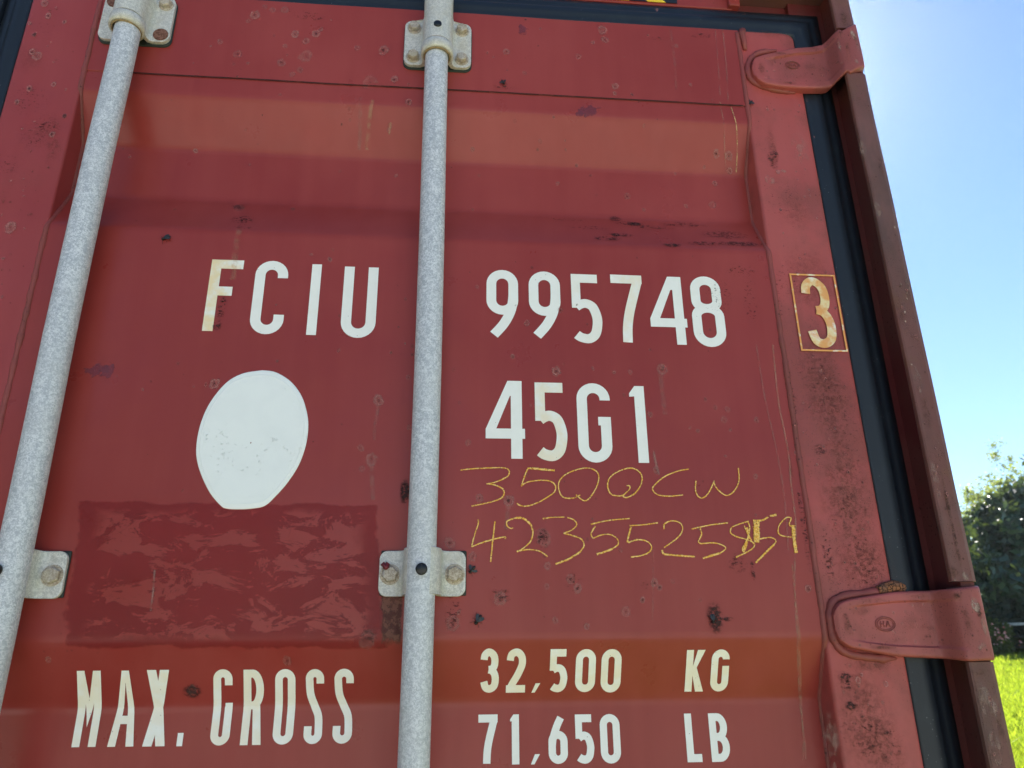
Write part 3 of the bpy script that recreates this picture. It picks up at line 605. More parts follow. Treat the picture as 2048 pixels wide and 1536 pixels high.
pts=[hit(K*x,500+K*y) for x,y in SP]; ring=[(p.x,p.y) for p in catmull([Vector((a,b_,0)) for a,b_ in pts+[pts[0]]],5)][:-1]
cx=sum(p[0] for p in ring)/len(ring); cz=sum(p[1] for p in ring)/len(ring)
b=MB(); rows=[];uv=[]
for rr in (1.004,1.0,.985,.8,.6,.4,.2,.01):
    o_=.0002 if rr>1 else (.0009 if rr==1.0 else .0011)
    rows.append([on(cx+(p[0]-cx)*rr,cz+(p[1]-cz)*rr,o_) for p in ring]); uv.append([(rr*math.cos(i/len(ring)*6.2832),rr*math.sin(i/len(ring)*6.2832)) for i in range(len(ring))])
b.grid(rows,0,closed_v=True,uvs=uv)
o=b.build('round_sticker',door,[white_disc()],fixn=True); o['label']='blank white oval disc painted over'
# --- hand chalked lines
b=MB(); KA=.175781
def A(*p): return [hit(900+KA*x,920+KA*y) for x,y in p]
def B(*p): return [hit(1250+KA*x,920+KA*y) for x,y in p]
W0=.0021; 
def ck(p,wd=1.0):
    ribbon(b,p,[W0*wd*(.8+.3*random.random()) for _ in p],0,.0010+.0001*random.random(),(0,1,0),n=8)
for p in [A((120,118),(300,100),(600,92),(670,125),(660,180),(590,225),(490,262),(415,275)),A((415,275),(500,285),(590,325),(615,370),(590,430),(500,470),(380,500),(245,528)),
 A((880,105),(850,180),(810,300)),A((810,300),(870,258),(1000,235),(1130,240),(1195,290),(1190,360),(1130,410),(1000,485),(880,525),(800,520),(760,495)),
 A((1480,400),(1400,435),(1290,425),(1240,350),(1240,250),(1310,170),(1450,110),(1580,95),(1670,140),(1690,220),(1650,340),(1570,450),(1510,460),(1430,395)),
 A((1990,395),(1920,412),(1830,390),(1790,300),(1820,200),(1920,130),(2048,95),(2141,130),(2181,200),(2166,290),(2101,380),(2011,430),(1960,415)),A((2006,295),(2041,300),(2031,345),(1960,410)),
 B((720,108),(600,130),(450,190),(340,280),(310,340),(370,400),(500,415),(655,402)),B((803,240),(795,330),(820,410),(880,435),(950,370),(1010,240)),B((1005,260),(1050,340),(1150,408),(1240,350),(1290,240),(1283,95)),
 A((318,680),(320,730),(280,850),(245,990)),A((245,990),(400,930),(610,878),(625,900)),A((512,700),(490,880),(462,1160)),
 A((718,772),(690,780),(650,750),(650,700),(740,660)),A((945,810),(920,920),(840,1000),(760,1048)),A((760,1040),(900,1020),(1020,1040),(1110,1100)),
 A((1055,670),(1150,655),(1300,650)),A((1335,655),(1410,685),(1440,740),(1380,800),(1290,835)),A((1290,835),(1390,860),(1490,900),(1525,970),(1490,1030)),
 A((1600,733),(1800,690),(2041,668)),A((1650,755),(1605,840),(1625,893)),A((1625,893),(1720,855),(1820,850),(1900,900),(1910,960),(1850,1010)),
 B((50,750),(200,740),(370,718)),B((35,940),(150,908),(250,930),(300,990),(270,1050),(180,1090),(65,1105)),
 B((440,790),(445,730),(530,695),(620,720),(650,790),(600,880),(440,1000)),B((750,790),(950,745),(1165,718)),B((850,780),(865,850),(830,930),(860,955)),B((860,955),(1000,945),(1100,970),(1140,1010),(1080,1060)),
 B((1400,700),(1300,730),(1210,770),(1195,830),(1250,870),(1350,900),(1450,940),(1460,990),(1380,1050),(1255,1108)),B((1390,705),(1412,770),(1400,850),(1370,930),(1330,1010),(1350,1045),(1385,940)),B((1350,750),(1400,860),(1460,960)),
 B((1520,900),(1650,885),(1710,920),(1690,960)),B((1885,665),(1840,655),(1790,690),(1740,760),(1740,840),(1800,870),(1890,880)),B((1885,665),(1860,740),(1900,760))]: ck(p)
for p in [A((880,98),(950,100),(1190,122)),A((740,660),(830,665),(910,730),(945,810)),A((1490,1030),(1460,1060),(1340,1130),(1200,1185)),A((1850,1010),(1760,1045),(1670,1075)),B((65,765),(35,880),(25,940)),B((420,1025),(440,1070),(550,1085),(790,1102)),
 B((1080,1060),(980,1090),(880,1122)),B((1690,960),(1620,1030),(1480,1170)),B((1450,692),(1550,690),(1620,650)),B((1640,640),(1715,628)),B((1400,850),(1380,920),(1345,1030)),B((1380,770),(1410,900))]: ck(p,1.45)
ck(B((1488,700),(1490,800),(1492,940)),5.0); ck(B((1905,745),(1915,900),(1940,1060)),2.9)
o=b.build('chalk_writing',door,[M_chalk],fixn=False); o['label']='yellow chalk handwriting 3500CW over 42355258 59'

# --- rubber seal round the leaf ------------------------------------------------
def sweep(prof,path,name,mats,parent=container):
    """prof: (outward offset, depth); path: leaf outline points with outward dirs"""
    b=MB(); rows=[]
    for (x,z),(ox,oz) in path: rows.append([Vector((x+ox*o,y,z+oz*o+H)) for o,y in prof])
    b.grid(rows,0); return b.build(name,parent,mats,fixn=True)
PR=[(-.016,.012),(.0004,.0095),(.0010,.0035),(.004,.0028),(.012,.0040),(.0135,.0030),(.022,.0042),(.0245,.0060),(.026,.0105),(.033,.0130),(.0345,.0125),(.045,.0190),(.047,.032)]
def dens(a,b,n): return [a+(b-a)*i/n for i in range(n+1)]
path=[((EL,z),(-1,0)) for z in dens(-1.66,ZT-.002,40)]+[((EL,ZT),(-1,1.36))]+[((x,ZT),(0,1.36)) for x in dens(EL+.004,ER-.012,40)]+[((ER,ZT),(1.28,1.36))]+[((ER,z),(1.28,0)) for z in dens(ZT-.012,-1.66,40)]
sweep(PR,path,'door_seal',[M_rub])
b=MB(); b.box((ER-.03,.0085,ZT-.03+H),(ER+.004,.03,ZT+.004+H)); b.build('seal_corner',container,[M_rub])

# --- lock rods ------------------------------------------------------------------
def rod(ctr,y,r,ztop,name='lock_rod'):
    P=[U(px,py,y) for px,py in ctr]; zs_=[p.z for p in P][::-1]; xs_=[p.x for p in P][::-1]
    b=MB(); pts=[];rs=[]
    for z in np.linspace(.12,H+ztop,160):
        x=float(np.interp(z,zs_,xs_)); pts.append((x,y,z)); rs.append(r)
    b.tube(pts,rs,36); return b.build(name,container,[M_rod])
RY=-.029
rod1=rod([(240,130),(200,300),(156,500),(118,675),(52,1000),(-12,1300),(-56,1500)],RY,.0165,1.02); rod1['label']='galvanised lock rod nearer the left leaf'
rod2=rod([(872.4,140),(868,300),(862.8,500),(855,760),(846.3,1012),(836,1290),(827.5,1523)],RY,.0160,1.02); rod2['label']='galvanised lock rod in the middle of the door'

def saddle_profile(R_,wing,y_axis,yplate,fill=.006):
    """cross-section of a pressed saddle: list of (s,x,y) from left wing to right wing, front side"""
    P=[]; 
    x0=R_+fill
    for x in np.linspace(-wing,-x0,7): P.append((x,yplate))
    # fillet then arc
    ytop=y_axis
    P.append((-R_-fill*.35,yplate-fill*.25)); P.append((-R_-.0005,yplate-fill*.9))
    if ytop<yplate-fill*1.2: P.append((-R_,ytop+.002))
    for a in np.linspace(180,0,19)[0:]: P.append((R_*math.cos(R(a)),ytop-R_*math.sin(R(a))))
    if ytop<yplate-fill*1.2: P.append((R_,ytop+.002))
    P.append((R_+.0005,yplate-fill*.9)); P.append((R_+fill*.35,yplate-fill*.25))
    for x in np.linspace(x0,wing,7): P.append((x,yplate))
    # parametrise by arc length centred at middle
    S=[0]
    for i in range(1,len(P)): S.append(S[-1]+math.hypot(P[i][0]-P[i-1][0],P[i][1]-P[i-1][1]))
    c=S[-1]/2; return [(s-c,p[0],p[1]) for s,p in zip(S,P)]
def formed(name,prof,x,z0,z1,corner,mats,th=.005,neck=None,flare=0,parent=container,hole=None):
    """pressed plate: every row spans the profile between width limits -> rounded corners, narrow neck above"""
    S=[p[0] for p in prof]; smax=S[-1]; b=MB(); rows=[]
    zz=sorted(set([z0+corner*(1-math.cos(R(a))) for a in range(0,91,15)]+[z1-corner*(1-math.cos(R(a))) for a in range(0,91,15)]+list(np.linspace(z0+corner,z1-corner,10))))
    if neck: zz+=[z1+.0004]+list(np.linspace(z1+.003,neck[1],8))
    if hole: zz=sorted(set(zz+[hole[0],hole[0]+.0004]))
    for z in zz:
        if z>z1+1e-6: lim=neck[0]+(0.006*max(0,1-(z-z1)/.006)**2)
        else:
            k=0
            if z<z0+corner: k=corner-math.sqrt(max(0,corner**2-(z0+corner-z)**2))
            if z>z1-corner: k=corner-math.sqrt(max(0,corner**2-(z-z1+corner)**2))
            lim=smax-k
        row=[]
        for i in range(len(S)):
            s=max(-lim,min(lim,S[i]*lim/smax if abs(S[i])>lim*.8 and False else S[i]))
            px_=float(np.interp(s,S,[p[1] for p in prof])); py_=float(np.interp(s,S,[p[2] for p in prof])); 
            row.append(Vector((x+px_,py_,z+H)))
        rows.append(row)
    if hole:
        base=len(b.v); nc=len(rows[0])
        for row in rows:
            for p_ in row: b.vert(p_)
        for i in range(len(rows)-1):
            for j in range(nc-1):
                if zz[i+1]<=hole[0]+1e-6 and abs(S[j]+S[j+1])/2<hole[1]: continue
                b.face([base+i*nc+j,base+i*nc+j+1,base+(i+1)*nc+j+1,base+(i+1)*nc+j])
    else: b.grid(rows,0,flip=False)
    o=b.build(name,parent,mats,fixn=False,weld=True)
    # face normals outwards (towards -y)
    me=o.data; bm=bmesh.new(); bm.from_mesh(me); bmesh.ops.recalc_face_normals(bm,faces=bm.faces)
    if sum(f.normal.y*f.calc_area() for f in bm.faces)>0: bmesh.ops.reverse_faces(bm,faces=bm.faces)
    bm.to_mesh(me); bm.free()
    md=o.modifiers.new('solid','SOLIDIFY'); md.thickness=th; md.offset=-1
    md=o.modifiers.new('bevel','BEVEL'); md.width=.0013; md.segments=3; md.limit_method='ANGLE'; md.angle_limit=R(50)
    return o
def hexbolt(parent,x,y,z,r=.0088,h=.0062,rot=0,m=None,round_=False,label=None):
    b=MB(); n=24 if round_ else 6
    def ringp(rad,yy,n=n): return [Vector((x+rad*math.sin(2*math.pi*i/n+rot),yy,z+H+rad*math.cos(2*math.pi*i/n+rot))) for i in range(n)]
    R0=ringp(r,y); R1=ringp(r,y-h*.75); R2=ringp(r*.86,y-h); base=len(b.v)
    b.grid([R0,R1,R2,ringp(r*.01,y-h*1.03)],0,closed_v=True,sm=round_)
    w_=[Vector((x+r*1.22*math.sin(2*math.pi*i/24),yy,z+H+r*1.22*math.cos(2*math.pi*i/24))) for yy in (y,y-.0014) for i in range(24)]
    b.grid([w_[:24],w_[24:]],0,closed_v=True); b.face([len(b.v)-24+i for i in range(24)],0,sm=False)
    o=b.build('bolt',parent,[m or M_bolt],bevel=.0006)
    if label: o['label']=label
    return o
def plug(parent,x,y,z,r,slot=True):
    b=MB(); n=28
    rg=lambda rad,yy:[Vector((x+rad*math.cos(2*math.pi*i/n),yy,z+H+rad*math.sin(2*math.pi*i/n))) for i in range(n)]
    b.grid([rg(r,y+.003),rg(r,y-.0008),rg(r*.86,y-.0016),rg(.0001,y-.0016)],0,closed_v=True)
    if slot: b.box((x-.0004,y-.0021,z+H-r*.8),(x+.0004,y-.0012,z+H+r*.8))
    return b.build('grease_plug',parent,[M_plug])
# upper bearing bracket: plate, sleeve over the rod, collar, four bolts
def top_bracket(rodpx,zc,label,bolts,lean=0):
    x=U(*rodpx,RY).x
    zb,zt=zc-.0405,zc+.0405
    Rb=.0205; prof=saddle_profile(Rb,.0480,RY,-.0085,.007)
    o=formed('rod_bracket',prof,x,zb,zt,.011,[M_brk],.006,neck=(Rb*1.57+.012,zt+.07),hole=(zb+.016,Rb*1.57+.004)); o['label']=label
    b=MB(); bp=[(-.0425,-.0015),(.0425,-.0015)]
    n=8; c=.011; outl=[]
    for cx_,cz_,a0 in ((.0490-c,-.0430+c,-90),(.0490-c,.040-c,0),(-.0490+c,.040-c,90),(-.0490+c,-.0430+c,180)):
        for k in range(n+1): a=R(a0+90*k/n); outl.append((cx_+c*math.cos(a),cz_+c*math.sin(a)))
    fr=[Vector((x+a,-.0035,zc+b_+H)) for a,b_ in outl]; bk=[Vector((x+a,.002,zc+b_+H)) for a,b_ in outl]
    b.grid([bk,fr],0,closed_v=True); b.face([len(b.v)-len(fr)+i for i in range(len(fr))],0,sm=False)
    b.build('backing_plate',o,[M_gasket])
    b=MB(); n=40
    rg=lambda rad,z,ex=1.0:[Vector((x+rad*math.cos(2*math.pi*i/n),RY+rad*math.sin(2*math.pi*i/n),z+H)) for i in range(n)]
    b.grid([rg(.0200,zb+.0145),rg(.0224,zb+.0125),rg(.0228,zb-.001),rg(.0206,zb-.003),rg(.0192,zb-.003),rg(.0185,zb+.004)],0,closed_v=True); b.build('collar',o,[M_brk])
    b=MB(); b.grid([rg(.0195,zb+.010),rg(.0195,zb-.0015),rg(.0185,zb-.0045),rg(.0170,zb-.0045),rg(.0168,zb+.008)],0,closed_v=True); b.build('bushing',o,[M_bush])
    for (dx,dz,kind) in bolts: hexbolt(o,x+dx,-.0085,zc+dz,.0082 if kind!='rust' else .0084,.0085 if kind!='rust' else .001,random.random(),M_rustbolt if kind=='rust' else M_bolt,kind=='rust','rusted flat bolt stub' if kind=='rust' else None)
    plug(o,x,RY-Rb,zc-.004,.0055,False)
    return o
zc2=(U(875,88,-.0085).z-H)
top_bracket((875,90),zc2,'cast bracket at the top of the middle rod',[(-.0345,.0265,'h'),(.0345,.0265,'h'),(-.0345,-.0265,'h'),(.0345,-.0265,'h')])
zc1=(U(275,40,-.0085).z-H)
top_bracket((246,90),zc1+.004,'cast bracket at the top of the left rod with rusted bolt stubs',[(-.035,.027,'rust'),(.036,.026,'h'),(.036,-.028,'rust')])
# lower saddle clamps
def clamp(x,zc,label,paint_first=False):
    Rb=.0200; prof=saddle_profile(Rb*1.02,.0475,RY+.006,-.0060,.008)
    prof=[(s,px_,max(py_,RY-.0205+.0035*(abs(px_)/.02)**2)) for s,px_,py_ in prof]
    o=formed('rod_clamp',prof,x,zc-.0245,zc+.0245,.009,[M_brk],.0055); o['label']=label
    b=MB(); b.box((x-.0465,-.0022,zc-.0235+H),(x+.0485,.001,zc+.0255+H)); b.build('backing_plate',o,[M_gasket],bevel=.003)
    hexbolt(o,x-.0355,-.006,zc-.001,.0092,.0062,.3,label='bolt daubed with red paint' if paint_first else None)
    hexbolt(o,x+.0355,-.006,zc-.001,.0092,.0062,.05)
    if paint_first:
        b=MB(); 
        for i in range(5): b.tube([(x-.040+random.uniform(-.004,.004),-.0125,zc+.008+H+random.uniform(-.003,.003)),(x-.040+random.uniform(-.003,.003),-.0122,zc+.004+H)],[.0028,.0016],8)
        b.build('paint_daub',o,[simple('red_daub',(.16,.012,.02),.4)])
    plug(o,x,RY-.0205,zc,.0062); return o
zk=U(844,1144,-.02).z-H
clamp(U(844,1140,RY).x,zk,'clamp on the middle rod with one red daubed bolt',True)
clamp(U(22,1150,RY).x-.006,U(60,1148,-.012).z-H,'clamp on the left rod with a clean hex bolt')

# --- corner post, header, hinges --------------------------------------------------
b=MB()
def vext(poly,z0,z1,m=0,n=60,wv=.0006,closed=True,sm=False):
    rows=[]
    for z in np.linspace(z0,z1,n): rows.append([Vector((x+wv*noise.noise(Vector((z*6,x*3,1))),y+wv*noise.noise(Vector((z*6,x*3,8))),z+H)) for x,y in poly])
    b.grid(rows,m,closed_v=closed,sm=sm,flip=True)
    for r_ in (0,len(rows)-1):
        base=len(b.v)-len(rows)*len(poly)+r_*len(poly); b.face([base+i for i in range(len(poly))],m,sm=False)
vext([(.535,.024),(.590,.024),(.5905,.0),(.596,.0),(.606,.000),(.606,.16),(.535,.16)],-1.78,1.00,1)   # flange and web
STR=[(.5720,-.0285),(.5728,-.0325),(.5750,-.0335),(.597,-.0335),(.602,-.0315),(.605,-.0265),(.606,-.020),(.606,.0),(.598,.0),(.598,-.0255),(.5735,-.0255)]
z_h1t,z_h1b=U(1700,60,-.033).z-H,U(1700,152,-.033).z-H
z_h2t,z_h2b=U(1915,1168,-.033).z-H,U(1950,1326,-.033).z-H
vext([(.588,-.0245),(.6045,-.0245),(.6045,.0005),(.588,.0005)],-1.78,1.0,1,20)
vext(STR,z_h1t+.003,1.02,0,20,.0012); vext(STR,z_h2t+.003,z_h1b+.006,0,80,.0010); vext(STR,-1.78,z_h2b+.001,0,60,.0010)
yf=-.0335
for px,py,rx,ry,m,st in [(1700,110,18,22,2,.8),(1688,40,14,40,2,.5),(1680,90,10,30,3,.5),(1725,300,12,40,3,.35),(1755,420,10,30,3,.3),(1760,330,9,50,2,.35),(1800,620,10,60,2,.35),(1812,560,8,40,3,.3),(1850,820,12,60,2,.4),(1835,760,10,40,3,.3),(1870,960,10,50,3,.3),
   (1895,1010,5,80,2,.8),(1912,1090,5,60,2,.7),(1905,1145,16,14,2,.65),(1930,1150,10,14,3,.5),(1970,1400,16,40,3,.35),(2000,1450,9,30,2,.5),(1990,1500,14,40,3,.45),(1960,1345,22,10,2,.7),(1990,1420,8,30,3,.6),(1955,1380,10,50,2,.3)]:
    blob2(b,px,py,rx,ry,m,(0,st,0),.0009,8,yf)
for _ in range(80):
    py=random.uniform(170,1520); px=1715+(py-170)*.2+random.uniform(-6,22); r=random.uniform(1.5,4.5); blob2(b,px,py,r,r*1.3,random.choice((2,3,4)),(.5,random.uniform(.3,.9),0),.0012,3,yf)
for _ in range(60):
    py=random.uniform(60,1520); px=1680+(py-60)*.195+random.uniform(0,25); r=random.uniform(2,8); blob2(b,px,py,r,r*2,random.choice((2,2,3)),(.5,random.uniform(.2,.5),0),.0008,4,.024)
post=b.build('corner_post',container,[M_post,M_inner_shade,M_rust,M_scuff,M_chip]); post['label']='weathered corner post bar with dark channel behind'
def hinge(top,bot,label,m,emb,rust_side):
    """top/bot: photo points of the blade edges; first points are the rounded left end"""
    b=MB(); YF=-.0125
    xk0=.556; xk1=.5715        # where the blade sweeps out over the pin bar
    def yprof(x):
        if x<xk0: return YF
        if x<xk1: 
            t=(x-xk0)/(xk1-xk0); t=t*t*(3-2*t); return YF-.0235*t
        t=min(1,(x-xk1)/(.6065-xk1)); return YF-.0235-.0035*math.sin(math.pi*min(1,t*1.15)*.9)+(.016*max(0,t-.80)/.20)**1.0*(max(0,t-.8)/.2)
    def conv(P):
        out=[]
        for px,py in P:
            y=YF
            for _ in range(5): q=U(px,py,y); y=yprof(q.x)
            out.append((q.x,q.z-H))
        return out
    T=conv(top);Bt=conv(bot); xl=min(T[0][0],Bt[0][0]); xr=.6065
    tx=[p[0] for p in T];tz=[p[1] for p in T];bx=[p[0] for p in Bt];bz=[p[1] for p in Bt]
    zmid=(tz[0]+bz[0])/2
    xs_=[xl+.0001+(.012)*(1-math.cos(R(a))) for a in range(0,91,12)]+list(np.linspace(xl+.016,xk0,14))+list(np.linspace(xk0,xr,26))[1:]
    rows=[];nT=[0,.012,.03,.055,.09,.13,.145,.175,.20,.3,.5,.7,.80,.825,.855,.87,.91,.945,.97,.988,1.0]
    for x in xs_:
        zt=float(np.interp(x,tx,tz)); zb=float(np.interp(x,bx,bz)); row=[]
        lx=(x-xl)
        for k in nT:
            z=zt+(zb-zt)*k; y=yprof(x)
            e=min(k,1-k)
            if e<.012: y+=.0028
            elif e<.03: y+=.0010
            elif e<.055: y+=.0002
            rec=max(0,min(1,(lx-.022)/.008))*max(0,min(1,(.5760-x)/.012))
            if .150<k<.850: y+=.0030*rec
            if lx<.004: y+=.0025*(1-lx/.004)
            y+=.0005*noise.noise(Vector((x*30,z*30,4)))
            row.append(Vector((x,y,z+H)))
        rows.append(row)
    nr=len(rows);nc=len(rows[0])
    b.grid(rows,0)
    # back side and rims
    backr=[[Vector((p.x,(.0005 if p.x<xk0 else yprof(p.x)+.011),p.z)) for p in row] for row in rows]
    b.grid(backr,0,flip=True)
    o_=0; q=nr*nc
    for i in range(nr-1):
        for j in (0,nc-1):
            b.face([i*nc+j,(i+1)*nc+j,q+(i+1)*nc+j,q+i*nc+j],0,sm=True)
    for j in range(nc-1):
        for i in (0,nr-1): b.face([i*nc+j,i*nc+j+1,q+i*nc+j+1,q+i*nc+j],0,sm=True)
    tx0,bx0=top[0],bot[0]
    def pt(u,v):
        x=xl+(xr-xl)*u; zt_=float(np.interp(x,tx,tz)); zb_=float(np.interp(x,bx,bz)); return x,zt_+(zb_-zt_)*v
    def dec(u,v,rx,rz,m_,st,n=6):
        x,z=pt(u,v); P=[];UV=[]
        for i in range(n+1):
            P.append([Vector((x+(-1+2*j/n)*rx,yprof(x+(-1+2*j/n)*rx)-.0008,z+H+(-1+2*i/n)*rz)) for j in range(n+1)]); UV.append([(-1+2*j/n,-1+2*i/n) for j in range(n+1)])
        b.grid(P,m_,uvs=UV,c=(.45,st,0))
    for u,v,rx,rz,m_,st in [(.08,.5,.006,.016,1,.5),(.30,.90,.022,.0035,1,.6),(.30,.10,.020,.0035,1,.5),(.62,.08,.02,.003,1,.4),(.80,.12,.006,.006,1,.9),(.83,.45,.006,.022,1,.45),(.92,.35,.004,.018,1,.8),(.88,.80,.008,.01,2,.4),(.90,.25,.007,.012,2,.7),(.93,.55,.005,.014,2,.3),(.55,.5,.02,.012,1,.22),(.40,.75,.02,.006,1,.25),(.20,.25,.012,.008,1,.3),(.66,.6,.012,.014,1,.3)]: dec(u,v,rx,rz,m_,st)
    for _ in range(60):
        r=random.uniform(.0008,.0022); dec(random.uniform(.04,.92),random.uniform(.06,.94),r,r*1.2,random.choice((1,3,1)),random.uniform(.3,.9),2)
    o=b.build('hinge_blade',container,[m,M_rust,M_scuff,M_chip]); o['label']=label
    md=o.modifiers.new('es','EDGE_SPLIT'); md.split_angle=R(50)
    # pin knuckle body behind the sweep
    zt=float(np.interp(xr,tx,tz)); zb=float(np.interp(xr,bx,bz))
    k=MB(); k.tube([(.592,-.016,zb+H+.001),(.592,-.016,zt+H-.001)],.0135,24); k.build('hinge_pin',o,[M_post])
    # weld round the blade end
    wpts=[]
    for px,py in rust_side: 
        p=U(px,py,-.0008); wpts.append(p)
    wp=catmull(wpts,6); k=MB(); k.tube(wp,[.0046*(1+.35*noise.noise(p*90)+.2*noise.noise(p*300))*min(1,.35+i/8,.35+(len(wp)-1-i)/8) for i,p in enumerate(wp)],10); k.build('weld_bead',o,[M_weld])
    # cast oval emblem
    k=MB(); c=U(*emb[0],YF+.0024); yy=YF+.0024
    def ring(rx,rz,r): 
        k.tube([(c.x+rx*math.cos(2*math.pi*i/36),yy-.0002,c.z+rz*math.sin(2*math.pi*i/36)) for i in range(37)],r,6)
    s=emb[1]; ring(.0115*s,.0078*s,.00045); ring(.0094*s,.0060*s,.0004)
    for seg in [((-.0055,-.0032),(-.0055,.0032)),((-.0055,0),(-.0018,0)),((-.0018,-.0032),(-.0018,.0032)),((.0006,-.0032),(.0030,.0034)),((.0030,.0034),(.0054,-.0032)),((.0016,-.0006),(.0044,-.0006))]:
        k.tube([(c.x+seg[0][0]*s,yy-.0002,c.z+seg[0][1]*s),(c.x+seg[1][0]*s,yy-.0002,c.z+seg[1][1]*s)],.00045,6)
    k.build('maker_emblem',o,[M_weld])
    return o
def zz5(*p): return [(1620+.1953*x,1120+.1953*y) for x,y in p]
hinge(zz5((254,560),(262,505),(300,445),(380,405),(450,390),(700,350),(850,325),(1000,315),(1350,310),(1480,290),(1560,278),(1690,268)),
      zz5((254,600),(275,720),(310,820),(420,900),(700,950),(900,985),(1150,1000),(1400,1010),(1560,1040),(1700,1036),(1812,1030)),
      'lower hinge blade with a cast oval emblem and orange rust at its top',M_hinge,((1771,1248),1.0),
      zz5((900,300),(690,325),(480,350),(330,375),(240,420),(200,520),(205,640),(225,760),(260,850),(330,930),(450,975),(700,1005),(880,1010)))
def zh1(*p): return [(1450+.1465*x,.1465*y) for x,y in p]
hinge(zh1((384,880),(388,820),(420,775),(500,745),(600,720),(780,685),(960,640),(1200,628),(1380,590),(1490,500),(1600,410),(1780,395)),
      zh1((384,930),(400,1000),(460,1080),(560,1140),(800,1180),(1100,1195),(1350,1200),(1450,1180),(1600,1080),(1720,985),(1900,985)),
      'upper hinge blade with a small cast oval emblem',M_hinge,((1585,130),.92),
      zh1((700,690),(560,710),(420,745),(340,820),(310,920),(330,1050),(400,1130),(520,1190),(760,1245),(960,1270)))
# orange rust scab above the lower hinge
def scab():
    m,nt,b,out=mat('orange_rust_scab'); n=N(nt); cr=n.rmp(n.vor(240,feature='DISTANCE_TO_EDGE'),.10,.02)
    c=n.mix(n.rmp(n.noise(120,5),.4,.6),(.34,.13,.055),(.22,.10,.06)); n.L(n.mix(cr,c,(.05,.02,.01)),b.inputs['Base Color']); b.inputs['Roughness'].default_value=.9
    n.L(n.bump(n.mth('SUBTRACT',n.noise(200,4),cr),.0015,.9),b.inputs['Normal']); return m
k=MB(); sp=[U(*p,-.003) for p in zz5((690,312),(790,285),(880,270),(960,300))]; sp=catmull(sp,6); k.tube(sp,[.0045+.0025*math.sin(i/len(sp)*3.1)+.001*noise.noise(p*120) for i,p in enumerate(sp)],10)
k.build('rust_scab',container,[scab()])

# header beam, top end, left leaf and the long body behind
b=MB(); 
b.box((-1.80,.018,.9730+H),(.4385,.10,1.10+H),0); b.box((.4385,.034,.9735+H),(.60,.10,1.10+H),1); b.box((.430,.010,.9740+H),(.4482,.06,1.098+H),0)
b.box((.448,-.03,1.01+H),(.606,.03,1.10+H),1)
hd=b.build('header_beam',container,[paint('header_paint',wear=.5),M_inner_shade],bevel=.002)
def stripes():
    m,nt,b,out=mat('hazard_tape'); n=N(nt); x=n.xyz(); f=n.mth('ADD',n.mth('MULTIPLY',x[0],17.0),n.mth('MULTIPLY',x[2],17.0)); fr=n.mth('FRACT',f)
    n.L(n.mix(n.mth('GREATER_THAN',fr,.5),(.012,.013,.02),(.80,.55,.03)),b.inputs['Base Color']); b.inputs['Roughness'].default_value=.4; return m
b=MB(); xa_=U(1100,0,.017).x; xb_=U(1354,5,.017).x; zb_=U(1320,5,.017).z
b.box((xa_-1.0,.0162,zb_),(xb_,.0172,zb_+.09)); b.build('hazard_tape',hd,[stripes()])
# left leaf (out of frame except its rubber seal)
b=MB(); L0,L1=-1.77,-.665
b.grid([[Vector((x,(trap(z-.004)+trap(z)+trap(z+.004))/3,z+H)) for x in np.linspace(L0+.09,L1-.09,12)] for z in zs],0)
ll=b.build('corrugated_door_panel',container,[M_panel],fixn=False); ll['label']='plain red panel of the left leaf'
for x0,x1 in ((L0,L0+.09),(L1-.09,L1)): stile(x0,x1,ZT,None).build('door_stile',container,[M_stileL],fixn=False)
path=[((L0,z),(-1,0)) for z in dens(-1.66,ZT-.002,10)]+[((L0,ZT),(-1,1.36)),((L1,ZT),(.38,1.36))]+[((L1,z),(.38,0)) for z in dens(ZT-.004,-1.66,10)]
sweep(PR,path,'door_seal',[M_rub])
for xr_ in (-1.55,-.83):
    b=MB(); b.tube([(xr_,RY,.12),(xr_,RY,H+1.02)],.0165,24); b.build('lock_rod',container,[M_rod])
    for zc_ in (zc2,zk): 
        prof=saddle_profile(.0205,.0475,RY+.004,-.006,.008); formed('rod_clamp',prof,xr_,zc_-.025,zc_+.025,.009,[M_brk],.0055)
b=MB(); b.box((-1.83,-.03,.02),(-1.782,.16,2.82)); b.build('corner_post',container,[M_post,M_inner_shade],bevel=.004)['label']='far left corner post'
b=MB(); b.box((-1.832,-.02,.0),(.606,.14,.135)); b.build('sill_beam',container,[M_post],bevel=.004)
# corrugated side walls and roof
b=MB(); 
def corr(x,n,sgn):
    rows=[[],[]]; y=.16; i=0
    while y<12.1:
        for dy,dx in ((0,0),(.07,0),(.104,.036),(.174,.036),(.208,0)):
            for k,z in enumerate((.13,2.80)): rows[k].append(Vector((x-sgn*dx,y+dy,z)))
        y+=.278
    b.grid(rows,0,sm=False)
corr(.604,0,1); corr(-1.828,0,-1)
b.build('side_walls',container,[paint('side_paint',wear=.4)],fixn=False,flat=True)
b=MB(); b.box((-1.83,.10,2.76),(.604,12.2,2.80)); b.box((-1.83,12.15,.0),(.604,12.2,2.80)); b.box((-1.82,.16,.12),(.60,12.15,.15)); b.build('roof',container,[paint('roof_paint',wear=.4)])
for i,(x0,x1) in enumerate(((-1.835,-1.66),(.44,.612))):
    b=MB(); b.box((x0,-.034,2.90-.10),(x1,.145,2.92)); b.build('corner_casting',container,[M_post],bevel=.008)
